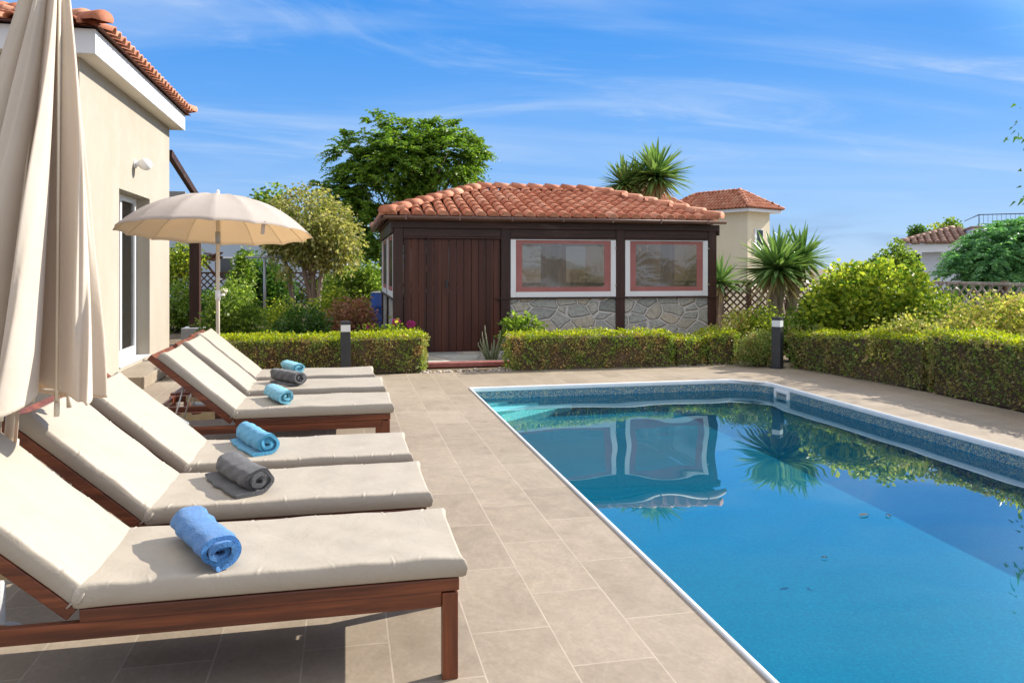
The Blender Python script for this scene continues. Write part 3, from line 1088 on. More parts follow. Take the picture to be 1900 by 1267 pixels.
# ================================================================== towels
def towel(front, back, mat, label, seed, D=0.125, turns=2.6, flat=0.78, zt=0.4065, tailf=0.3, mirror=False):
    rg = np.random.default_rng(seed)
    a, b = Vector((front[0], front[1], 0)), Vector((back[0], back[1], 0))
    L = (b - a).length
    ang = math.atan2((b - a).y, (b - a).x)
    th = 0.0155
    R1 = D / 2 - th / 2
    R0 = max(0.004, R1 - th * 1.2 * turns)
    n = 110
    t = np.linspace(0, 1, n)
    ph = t * turns * 2 * math.pi + math.pi * 1.5 - turns * 2 * math.pi     # ends at the bottom
    r = R0 + (R1 - R0) * t
    r = r * (1 + 0.06 * np.sin(2 * ph + 1.3 * seed) + 0.05 * np.sin(3 * ph + seed) + 0.035 * np.sin(5 * ph + 2 * seed))
    cx, cz = r * np.cos(ph), r * np.sin(ph) * flat
    # loose tail lying on the cushion
    m = 10
    tail = np.linspace(0, 1, m + 1)[1:]
    cx = np.concatenate([cx, cx[-1] + tail * D * tailf])
    cz = np.concatenate([cz, np.full(m, cz[-1]) - tail * 0.002])
    N = len(cx)
    if mirror:
        cx = -cx
    dx, dz = np.gradient(cx), np.gradient(cz)
    ln = np.hypot(dx, dz) + 1e-9
    nx_, nz_ = dz / ln, -dx / ln
    hw = np.full(N, th / 2)
    hw[:3] *= (0.5, 0.8, 0.95)
    hw[-2:] *= (0.85, 0.6)
    loop_x = np.concatenate([cx + nx_ * hw, (cx - nx_ * hw)[::-1]])
    loop_z = np.concatenate([cz + nz_ * hw, (cz - nz_ * hw)[::-1]])
    K = len(loop_x)
    S = 34
    ys = np.linspace(0, L, S)
    P = np.zeros((S, K, 3))
    endoff = 0.010 * np.sin(np.linspace(0, 9, N) + seed)
    eo = np.concatenate([endoff, endoff[::-1]])
    rr = np.hypot(loop_x, loop_z)
    for i, y in enumerate(ys):
        q = 1 + 0.025 * math.sin(y * 21 + seed) + 0.02 * math.sin(y * 47 + 2 * seed)
        sq = 1 + 0.05 * math.exp(-(min(y, L - y) / 0.03) ** 2)
        P[i, :, 0] = loop_x * q / sq + 0.004 * math.sin(y * 13 + seed)
        P[i, :, 2] = loop_z * q
        e = eo if i == 0 or i == 1 else (-eo * 0.7 if i >= S - 2 else 0)
        P[i, :, 1] = y + e
    P[..., 0] += 0.0025 * np.sin(P[..., 1] * 60 + loop_z[None] * 90 + seed)
    P[..., 2] -= P[..., 2].min()
    mb = MB()
    mb.grid(P, True, True)
    # end faces of the cloth layers
    f0 = [(k, k + 1, K - 2 - k, K - 1 - k) for k in range(N - 1)]
    mb.f += [tuple(f) for f in f0] + [tuple((S - 1) * K + i for i in f[::-1]) for f in f0]
    mb.s += [False] * (2 * len(f0))
    root = mb.build('rolled_towel', mat)
    root.location = (a.x, a.y, zt)
    root.rotation_euler = (0, 0, ang - math.pi / 2)
    tag(root, label, 'towel', 'rolled towels on the loungers')
    return root


towel((-0.382, 2.555), (-0.545, 2.925), M['t_royal'], 'royal blue rolled towel on the nearest lounger', 1, 0.138, 2.7, tailf=0.12, mirror=True)
towel((-0.355, 3.385), (-0.535, 3.755), M['t_grey'], 'charcoal grey rolled towel with a loose flap, on the second lounger from the camera', 2, 0.138, 2.9, tailf=0.75, mirror=True)
towel((-0.385, 4.10), (-0.545, 4.46), M['t_sky'], 'bright sky blue rolled towel on the last lounger before the gap', 3, 0.135, 2.7, tailf=0.6, mirror=True)
towel((-0.395, 5.585), (-0.53, 5.93), M['t_light'], 'pale blue rolled towel with a flattened loop end, just past the gap between lounger trios', 4, 0.135, 2.5, 0.70, tailf=0.2)
towel((-0.355, 6.44), (-0.56, 6.73), M['t_grey'], 'charcoal grey rolled towel on the middle lounger of the far trio', 5, 0.145, 3.1, tailf=0.5, mirror=True)
towel((-0.40, 7.16), (-0.53, 7.50), M['t_light'], 'pale blue rolled towel on the farthest lounger, against the hedge', 6, 0.125, 2.6, tailf=0.25)


# ================================================================== closed umbrella
def closed_umbrella():
    loc = (-1.262, 3.19, 0.0)
    u = empty('closed_parasol', loc, 'large cream parasol folded shut, its cloth hanging in long folds', 'parasol')
    u.rotation_euler = (0, R(4.2), 0)
    mb = MB()
    mb.tube([(0, 0, 0.05), (0, 0, 2.70)], 0.021, 16)
    mb.tube([(0, 0, 0.60), (0, 0, 0.72)], 0.028, 16)
    mb.build('pole', M['pole'], u)
    mb = MB()
    mb.lathe([(0.09, 0.0), (0.09, 0.012), (0.08, 0.016), (0.04, 0.02), (0.035, 0.03), (0.035, 0.30), (0.03, 0.305)], 32)
    b = mb.build('base', M['concrete'], u)
    b.rotation_euler = (0, R(-4.2), 0)
    # cloth
    nh, na = 170, 420
    ztop, zbot = 2.66, 0.885
    rg = np.random.default_rng(8)
    A = np.linspace(0, 2 * math.pi, na, endpoint=False)
    lobes = 9
    cen = np.sort(np.arange(lobes) / lobes * 2 * math.pi + rg.uniform(-0.2, 0.2, lobes))
    amp = rg.uniform(0.8, 1.25, lobes)
    tw = rg.uniform(-0.45, 0.45, lobes)
    P = np.zeros((nh, na, 3))
    for i in range(nh):
        t = i / (nh - 1)
        z = ztop + (zbot - ztop) * t
        base = 0.022 + 0.035 * t ** 0.7
        out = 0.014 + 0.312 * t ** 1.12
        Rr = np.full(na, base)
        shift = np.zeros(na)
        for k in range(lobes):
            d = (A - cen[k] + math.pi) % (2 * math.pi) - math.pi
            wd = 0.31 - 0.03 * t + 0.05 * math.sin(2.1 * k)
            g = np.exp(-(np.abs(d) / wd) ** 2.4)
            Rr = np.maximum(Rr, base + out * amp[k] * g * (0.9 + 0.1 * math.sin(3 * t + k)))
            shift += tw[k] * g * t
        # finer gathers
        Rr = Rr * (1 + 0.05 * np.sin(17 * A + 2.2 * t * math.pi + 0.6) * t ** 0.5 + 0.025 * np.sin(31 * A - 5 * t) * t ** 0.5 + 0.012 * np.sin(53 * A + 9 * t))
        aa = A + shift * 0.55 + (-0.66) * t * ((Rr - base) / (out + 1e-6)) ** 1.5
        # the edge hangs lower at the creases between the rib tips
        drop = (0.06 * (0.6 - Rr / (base + out)) + 0.035 * np.cos(aa * 2 + 0.9)) * t ** 5
        P[i, :, 0] = Rr * np.cos(aa)
        P[i, :, 1] = Rr * np.sin(aa)
        P[i, :, 2] = z + drop
    mb = MB()
    mb.grid(P, True, True)
    o = mb.build('canopy', M['canvas'], u)
    m = o.modifiers.new('cloth', 'SOLIDIFY')
    m.thickness = 0.003
    for k in range(lobes):
        a = cen[k] + tw[k] * 0.5 - 0.48
        r0 = 0.32 * amp[k] * 0.62
        mb = MB()
        mb.tube([(0.04 * math.cos(a), 0.04 * math.sin(a), 2.60), (r0 * math.cos(a), r0 * math.sin(a), zbot - 0.03)], 0.006, 6)
        mb.tube([(r0 * math.cos(a), r0 * math.sin(a), zbot - 0.005), (r0 * 1.02 * math.cos(a), r0 * 1.02 * math.sin(a), zbot - 0.055)], 0.010, 8)
        mb.build('rib', M['pole'], u)
    mb = MB()
    mb.lathe([(0.03, 2.64), (0.035, 2.68), (0.02, 2.72), (0.012, 2.76)], 16)
    mb.build('finial', M['white'], u)
    mb = MB()
    for dx in (-0.028, 0.027):
        mb.obox((dx, -0.03, 0.76), (0.006, 0, 0), (0, 0.0012, 0), (0, 0, 0.11))
    mb.build('strap', M['canvas'], u)


closed_umbrella()


# ================================================================== open umbrella
def open_umbrella():
    loc = (-1.262, 8.3, 0.0)
    u = empty('open_parasol', loc, 'open round parasol with pale scalloped canopy and slim cream pole', 'parasol')
    nr = 16
    Rad, H, SAG = 0.945, 2.085, 0.385
    tilt = Matrix.Rotation(R(-5.5), 4, Vector((1, -0.2, 0)).normalized())
    rot0 = 0.11

    def P(r, a):
        k = (a - rot0) / (2 * math.pi / nr)
        fr = k - math.floor(k)
        e = 4 * fr * (1 - fr)                  # 0 on a rib, 1 between ribs
        rr = r * (1 - 0.030 * e * r * r)
        z = -SAG * (rr ** 2.35) - 0.034 * e * r * (1.0 - 0.35 * r) - 0.01 * r ** 8 * (1 - e)
        v = Vector((rr * Rad * math.cos(a), rr * Rad * math.sin(a), z))
        v = tilt @ v
        return (v.x, v.y, v.z + H)
    mb = MB()
    rs = np.linspace(0.02, 1, 22)
    aa = [rot0 + 2 * math.pi * i / (nr * 10) for i in range(nr * 10)]
    G = np.array([[P(r, a) for a in aa] for r in rs])
    mb.grid(G, True, True)
    o = mb.build('canopy', M['canvas_grey'], u)
    m = o.modifiers.new('cloth', 'SOLIDIFY')
    m.thickness = 0.002
    for k in range(nr):
        a = rot0 + 2 * math.pi * k / nr
        mb = MB()
        pts = [Vector(P(r, a)) - Vector((0, 0, 0.008)) for r in (0.03, 0.3, 0.55, 0.8, 0.99)]
        mb.tube(pts, 0.0038, 6)
        mb.build('rib', M['pole'], u)
    mb = MB()
    mb.tube([(0, 0, 0.05), (0, 0, H + 0.02)], 0.019, 14)
    mb.build('pole', M['pole'], u)
    mb = MB()
    mb.tube([(0, 0, 1.03), (0, 0, 1.13)], 0.026, 14)
    mb.tube([(0.02, 0, 1.08), (0.065, -0.01, 1.08)], 0.012, 10)
    mb.build('clamp', M['white'], u)
    mb = MB()
    mb.tube([(0, 0, 1.60), (0, 0, 1.72)], 0.025, 14)
    mb.build('runner', M['grey_metal'], u)
    mb = MB()
    mb.lathe([(0.035, H - 0.01), (0.035, H + 0.012), (0.014, H + 0.02), (0.018, H + 0.045), (0.006, H + 0.06)], 16)
    mb.build('finial', M['white'], u)
    mb = MB()
    p = Vector(P(0.97, -0.95))
    mb.obox(p - Vector((0, 0, 0.06)), (0.018, 0.004, 0), (0, 0.001, 0), (0.006, 0, 0.06))
    mb.build('strap', M['canvas_grey'], u)
    mb = MB()
    mb.lathe([(0.25, 0.0), (0.25, 0.04), (0.23, 0.06), (0.05, 0.07), (0.032, 0.075), (0.032, 0.3), (0.028, 0.305)], 32)
    mb.build('base', M['concrete'], u)


open_umbrella()

# small grey side table behind the near trio
t_ = empty('side_table', (-1.20, 5.04, -0.012), 'low grey plastic side table, only one corner showing behind a backrest', 'side table', rz=R(24))
mb = MB()
mb.box(-0.22, 0.22, -0.22, 0.22, 0.425, 0.445)
mb.build('table_top', M['plastic_grey'], t_, 0.008)
mb = MB()
for sx in (-1, 1):
    mb.box(sx * 0.205 - 0.008, sx * 0.205 + 0.008, -0.20, 0.20, 0.365, 0.424)
    mb.box(-0.196, 0.196, sx * 0.205 - 0.008, sx * 0.205 + 0.008, 0.365, 0.424)
mb.build('apron', M['plastic_grey'], t_, 0.004)
for sx in (-1, 1):
    for sy in (-1, 1):
        mb = MB()
        mb.box(sx * 0.185 - 0.018, sx * 0.185 + 0.018, sy * 0.185 - 0.018, sy * 0.185 + 0.018, 0, 0.4235)
        mb.build('leg', M['plastic_grey'], t_, 0.004)


# ================================================================== tiled roofs
def tile_plane(mb, bed, e0, e1, r0, r1, period=0.19, row=0.30, seed=0, fill=False, lift=0.0):
    """barrel tiles over the plane whose eave runs e0->e1 and whose top runs r0->r1"""
    rg = random.Random(seed)
    e0, e1, r0, r1 = map(Vector, (e0, e1, r0, r1))
    ux = (e1 - e0)
    We = ux.length
    ux.normalize()
    mid = (r0 + r1) / 2 - e0
    up = mid - ux * mid.dot(ux)
    Hs = up.length
    up.normalize()
    nn = ux.cross(up)
    if nn.z < 0:
        nn = -nn
    l1, l2 = (r0 - e0).dot(ux), (r1 - e0).dot(ux)
    if bed is not None:
        bed.add([tuple(e0 - nn * 0.012), tuple(e1 - nn * 0.012), tuple(r1 - nn * 0.012), tuple(r0 - nn * 0.012)], [(0, 1, 2, 3)])
    cols = int(We / period)
    per = We / cols
    rows = max(1, int(Hs / row + 0.5))
    rw = Hs / rows
    ks = 7
    for j in range(rows):
        v0, v1 = j * rw, (j + 1) * rw + 0.05
        for i in range(cols):
            u = (i + 0.5) * per
            vm = (j + 0.5) * rw
            lo, hi = l1 * vm / Hs, We + (l2 - We) * vm / Hs
            if u < lo - per * 0.35 or u > hi + per * 0.35:
                continue
            ra, rb = per * 0.40, per * 0.33
            dj = rg.uniform(-0.004, 0.004)
            vs = []
            a0 = 0.03 if j == 0 else 0.0
            for (v, r, h) in ((v0 - a0 - 0.01, ra, 0.020), (min(v1, Hs), rb, 0.004)):
                for k in range(ks):
                    a = math.pi * k / (ks - 1)
                    p = e0 + ux * (u + dj + r * math.cos(a)) + up * v + nn * (lift + h + r * 0.98 * math.sin(a))
                    vs.append(tuple(p))
            fs = [(k, k + 1, ks + k + 1, ks + k) for k in range(ks - 1)]
            # thickness lip at the lower end
            n0 = len(vs)
            for k in range(ks):
                a = math.pi * k / (ks - 1)
                p = e0 + ux * (u + dj + (ra - 0.016) * math.cos(a)) + up * (v0 - a0 - 0.01) + nn * (lift + 0.020 + (ra * 0.98 - 0.016) * math.sin(a))
                vs.append(tuple(p))
            for k in range(ks):
                a = math.pi * k / (ks - 1)
                p = e0 + ux * (u + dj + (ra - 0.016) * math.cos(a)) + up * (v0 + 0.10) + nn * (lift + 0.008 + (ra * 0.98 - 0.022) * math.sin(a))
                vs.append(tuple(p))
            fs += [(k + 1, k, n0 + k, n0 + k + 1) for k in range(ks - 1)]
            fs += [(n0 + k + 1, n0 + k, n0 + ks + k, n0 + ks + k + 1) for k in range(ks - 1)]
            mb.add(vs, fs, True)
            if fill and j == 0:
                mb.add([vs[n0 + k] for k in range(ks)], [tuple(range(ks))])


def ridge_caps(mb, a, b, r=0.11, step=0.34, seed=0, h=0.04):
    a, b = Vector(a), Vector(b)
    d = b - a
    L = d.length
    d.normalize()
    s = d.cross(Vector((0, 0, 1))).normalized()
    u = s.cross(d)
    n = max(1, int(L / step + 0.5))
    st = L / n
    for i in range(n):
        vs = []
        for (q, rr, hh) in ((i * st - 0.02, r, h + 0.03), ((i + 1) * st + 0.03, r * 0.84, h)):
            for k in range(9):
                t = math.pi * (k / 8 * 1.16 - 0.08)
                vs.append(tuple(a + d * q + s * rr * math.cos(t) + u * (hh + rr * 0.8 * math.sin(t))))
        fs = [(k, k + 1, 10 + k, 9 + k) for k in range(8)] + [(0, 8, 7, 6, 5, 4, 3, 2, 1)] + [(9, 10, 11, 12, 13, 14, 15, 16, 17)]
        mb.add(vs, fs, True)


def hip_roof(parent, x0, x1, y0, y1, ze, zr, rx0, rx1, ry, period=0.19, row=0.30, seed=0, planes='FBLR', name='roof', rcap=0.11):
    mb, bed = MB(), MB()
    c = {'a': (x0, y0, ze), 'b': (x1, y0, ze), 'c': (x1, y1, ze), 'd': (x0, y1, ze)}
    p, q = (rx0, ry, zr), (rx1, ry, zr)
    spec = {'F': ('a', 'b', p, q), 'R': ('b', 'c', q, q), 'B': ('c', 'd', q, p), 'L': ('d', 'a', p, p)}
    for k in planes:
        e0, e1, r0, r1 = spec[k]
        tile_plane(mb, bed, c[e0], c[e1], r0, r1, period, row, seed + ord(k))
    for a, b in ((c['a'], p), (c['b'], q), (c['c'], q), (c['d'], p), (p, q)):
        ridge_caps(mb, a, b, rcap, row * 1.12, seed)
    o = mb.build(name, M['terra'], parent)
    b = bed.build('tile_bed', M['terra_dark'], o)
    return o


# ================================================================== the garden pavilion (dark timber hut)
HX0, HX1, HY0, HY1 = 0.72, 6.12, 12.05, 16.05


def pavilion():
    h = empty('garden_pavilion', (HX0, HY0, 0), 'dark brown timber pavilion with red tiled hip roof, stone base and roll-down windows', 'pavilion')

    def loc(x, y, z=0.0):
        return (x - HX0, y - HY0, z)
    Wd, Dp = HX1 - HX0, HY1 - HY0
    posts_front = [0.0, 1.69, 3.61, Wd - 0.16]
    for x in posts_front:
        mb = MB()
        mb.box(x, x + 0.15, 0.0, 0.15, 0, 2.06)
        mb.build('post', M['dark_z'], h, 0.006)
    for x, y in ((0, Dp - 0.15), (0, 1.9), (Wd - 0.16, Dp - 0.15), (Wd - 0.16, 1.9), (1.75, Dp - 0.15), (3.55, Dp - 0.15)):
        mb = MB()
        mb.box(x, x + 0.15, y, y + 0.15, 0, 2.06)
        mb.build('post', M['dark_z'], h, 0.006)
    # head beams
    mb = MB()
    mb.box(-0.03, Wd + 0.02, -0.035, -0.005, 1.975, 2.075)
    mb.box(-0.03, Wd + 0.02, Dp + 0.005, Dp + 0.035, 1.90, 2.075)
    mb.build('head_beam', M['dark_x'], h, 0.004)
    mb = MB()
    mb.box(-0.04, -0.005, -0.03, Dp + 0.03, 1.90, 2.075)
    mb.box(Wd - 0.005, Wd + 0.03, -0.03, Dp + 0.03, 1.90, 2.075)
    mb.build('side_beam', M['dark_y'], h, 0.004)
    mb = MB()
    mb.box(0.152, 1.688, 0.01, 0.07, 1.845, 1.972)
    mb.box(1.842, 3.608, 0.01, 0.07, 1.845, 1.972)
    mb.box(3.762, Wd - 0.162, 0.01, 0.07, 1.845, 1.972)
    mb.build('lintel', M['dark_x'], h, 0.006)
    # rolled shutters bottoms: a worn batten below each lintel
    mb = MB()
    for a, b in ((0.152, 1.688), (1.842, 3.608), (3.762, Wd - 0.162)):
        mb.box(a, b, -0.004, 0.05, 1.815, 1.843)
    mb.build('batten', M['dark_x'], h, 0.004)
    # plank doors: two leaves of tongue-and-groove boards
    pw = 0.118
    x = 0.158
    i = 0
    leafs = [MB(), MB()]
    while x + 0.03 < 1.68:
        x2 = min(x + pw, 1.682)
        k = 0 if x < 0.85 else 1
        off = 0.003 * ((i * 7) % 3)
        leafs[k].box(x + 0.002, x2 - 0.003, 0.04 + off, 0.075 + off, 0.03, 1.81)
        x = x2
        i += 1
    for k in range(2):
        d = leafs[k].build('door', M['planks'], h, 0.004)
        mb = MB()
        if k == 0:
            mb.box(0.815, 0.845, 0.028, 0.0425, 1.05, 1.17)
            mb.tube([(0.83, 0.028, 1.12), (0.83, -0.005, 1.12), (0.80, -0.01, 1.12)], 0.007, 8)
            mb.build('handle', M['dark_glass'], d)
    # stone walls under the windows
    mb = MB()
    mb.box(1.842, 3.608, 0.03, 0.20, 0, 0.86)
    mb.box(3.762, Wd - 0.162, 0.03, 0.20, 0, 0.86)
    mb.box(0.03, 0.18, 0.152, 1.89, 0, 0.86)
    mb.box(0.03, 0.18, 2.06, Dp - 0.16, 0, 0.86)
    mb.box(Wd - 0.18, Wd - 0.03, 0.16, 1.89, 0, 0.86)
    mb.box(Wd - 0.18, Wd - 0.03, 2.06, Dp - 0.16, 0, 0.86)
    mb.box(0.19, 1.74, Dp - 0.18, Dp - 0.03, 0, 0.86)
    mb.box(1.91, 3.54, Dp - 0.18, Dp - 0.03, 0, 0.86)
    mb.box(3.71, Wd - 0.19, Dp - 0.18, Dp - 0.03, 0, 0.86)
    mb.build('stone_wall', M['stone'], h)
    mb = MB()
    mb.box(1.60, Wd + 0.01, -0.02, 0.028, 0.862, 0.885)
    mb.box(1.842, Wd - 0.162, 0.0285, 0.20, 0.862, 0.885)
    mb.box(-0.02, 0.20, 0.152, Dp, 0.862, 0.885)
    mb.box(Wd - 0.20, Wd + 0.02, 0.21, Dp, 0.862, 0.885)
    mb.build('sill', M['dark_x'], h, 0.003)
    mb = MB()
    mb.box(0.2, Wd - 0.2, 0.21, Dp - 0.2, -0.005, 0.03)
    mb.build('floor', M['concrete'], h)
    # ceiling boards
    mb = MB()
    mb.box(0.1, Wd - 0.1, 0.1, Dp - 0.1, 2.045, 2.07)
    mb.build('ceiling', M['rust_wood'], h)

    def window(o, ux, w_, z0, z1, fr=0.085, inward=None):
        """o: lower outer corner, ux: direction along the wall, inward: into the hut"""
        o, ux, iw = Vector((o[0], o[1], 0)), Vector((ux[0], ux[1], 0)), Vector((inward[0], inward[1], 0))
        wroot = MB()

        def slab(mb, u0, u1, za, zb, d0, d1):
            c = o + ux * ((u0 + u1) / 2) + iw * ((d0 + d1) / 2) + Vector((0, 0, (za + zb) / 2))
            mb.obox(c, ux * ((u1 - u0) / 2), iw * ((d1 - d0) / 2), Vector((0, 0, (zb - za) / 2)))
        slab(wroot, 0, fr, z0, z1, 0, 0.05)
        slab(wroot, w_ - fr, w_, z0, z1, 0, 0.05)
        slab(wroot, fr + 0.001, w_ - fr - 0.001, z0, z0 + 0.085, 0.002, 0.05)
        slab(wroot, fr + 0.001, w_ - fr - 0.001, z1 - 0.012, z1, 0.002, 0.05)
        wd = wroot.build('window', M['white'], h, 0.004)
        bd = MB()
        b0, b1, bb = fr + 0.002, w_ - fr - 0.002, 0.105
        za, zb = z0 + 0.087, z1 - 0.014
        slab(bd, b0, b0 + bb, za, zb, 0.024, 0.028)
        slab(bd, b1 - bb, b1, za, zb, 0.024, 0.028)
        slab(bd, b0 + bb, b1 - bb, za, za + bb * 0.72, 0.024, 0.028)
        slab(bd, b0 + bb, b1 - bb, zb - bb * 0.5, zb, 0.024, 0.028)
        bd.build('border', M['pink'], wd)
        pn = MB()
        nu, nv = 22, 14
        G = np.zeros((nu, nv, 3))
        for i in range(nu):
            for j in range(nv):
                u = b0 + bb + (b1 - b0 - 2 * bb) * i / (nu - 1)
                z = za + bb * 0.72 + (zb - za - bb * 1.22) * j / (nv - 1)
                k = math.sin(math.pi * i / (nu - 1)) * math.sin(math.pi * j / (nv - 1))
                p = o + ux * u + iw * (0.026 + 0.010 * k * math.sin(5 * i / nu + 3 * j / nv) - 0.004 * k) + Vector((0, 0, z))
                G[i, j] = tuple(p)
        pn.grid(G)
        pn.build('pane', M['film'], wd)
    window((1.846, 0.0), (1, 0), 1.758, 0.888, 1.812, inward=(0, 1))
    window((3.766, 0.0), (1, 0), Wd - 0.17 - 3.766, 0.888, 1.812, inward=(0, 1))
    window((0.0, 0.16), (0, 1), 1.72, 0.888, 1.89, inward=(1, 0))
    window((0.0, 2.07), (0, 1), Dp - 0.17 - 2.07, 0.888, 1.89, inward=(1, 0))
    window((Wd, 0.21), (0, 1), 1.66, 0.888, 1.89, inward=(-1, 0))
    window((Wd, 2.07), (0, 1), Dp - 0.17 - 2.07, 0.888, 1.89, inward=(-1, 0))
    for a, b in ((0.20, 1.74), (1.91, 3.54), (3.71, Wd - 0.2)):
        window((a, Dp), (1, 0), b - a, 0.888, 1.89, inward=(0, -1))
    # small brass hooks on the posts
    mb = MB()
    for x in (3.59, Wd - 0.175):
        for z in (1.08, 1.68):
            mb.tube([(x, -0.012, z), (x + 0.02, -0.016, z)], 0.012, 6)
    mb.build('hook', M['brass'], h)
    # eaves
    ex0, ex1, ey0, ey1 = -0.13, Wd - 0.06, -0.18, Dp + 0.18
    ze = 2.155
    mb = MB()
    mb.box(ex0 + 0.06, ex1 - 0.06, ey0 + 0.08, ey1 - 0.08, 2.078, 2.10)
    mb.build('eave_boards', M['rust_wood'], h)
    # gutter: half-round channel along the front and the sides
    def gutter(a, b):
        a, b = Vector(a), Vector(b)
        d = (b - a).normalized()
        s = d.cross(Vector((0, 0, 1)))
        mbg = MB()
        vs = []
        ks = 9
        for p in (a, b):
            for r in (0.052, 0.046):
                for k in range(ks):
                    t = math.pi + math.pi * k / (ks - 1)
                    vs.append(tuple(p + s * r * math.cos(t) + Vector((0, 0, r * math.sin(t)))))
        fs = []
        for k in range(ks - 1):
            fs += [(k, k + 1, 2 * ks + k + 1, 2 * ks + k), (ks + k, 3 * ks + k, 3 * ks + k + 1, ks + k + 1), (k, ks + k, ks + k + 1, k + 1), (2 * ks + k, 2 * ks + k + 1, 3 * ks + k + 1, 3 * ks + k)]
        fs += [(0, 2 * ks, 3 * ks, ks), (ks - 1, 2 * ks - 1, 4 * ks - 1, 3 * ks - 1)]
        mbg.add(vs, fs, True)
        for t in np.linspace(0.06, 0.94, 7):
            p = a.lerp(b, float(t))
            mbg.obox(p + Vector((0, 0, -0.02)), d * 0.012, s * 0.056, Vector((0, 0, 0.038)))
        return mbg.build('gutter', M['gutter'], h)
    gutter((ex0 - 0.03, ey0 - 0.035, 2.148), (ex1 + 0.10, ey0 - 0.035, 2.13))
    gutter((ex0 - 0.035, ey1, 2.148), (ex0 - 0.035, ey0 + 0.02, 2.148))
    # roof
    mb, bed = MB(), MB()
    rx0, rx1, ry, zr = 1.67, 3.91, 2.0, 2.79
    c = [(ex0, ey0, ze), (ex1, ey0, ze - 0.015), (ex1, ey1, ze), (ex0, ey1, ze)]
    p, q = (rx0, ry, zr), (rx1, ry, zr - 0.015)
    for k, (e0, e1, r0, r1) in enumerate(((c[0], c[1], p, q), (c[1], c[2], q, q), (c[2], c[3], q, p), (c[3], c[0], p, p))):
        tile_plane(mb, bed, e0, e1, r0, r1, 0.192, 0.29, 30 + k, True)
    for a, b in ((c[0], p), (c[1], q), (c[2], q), (c[3], p), (p, q)):
        ridge_caps(mb, a, b, 0.112, 0.34, 4, 0.04)
    ro = mb.build('roof', M['terra'], h)
    bed.build('tile_bed', M['terra_dark'], ro)


pavilion()


# ================================================================== white house on the left
WX = -2.60
WY0, WY1 = 8.49, 12.54
DO0, DO1, DZ0, DZ1 = 9.88, 11.34, 0.19, 2.29


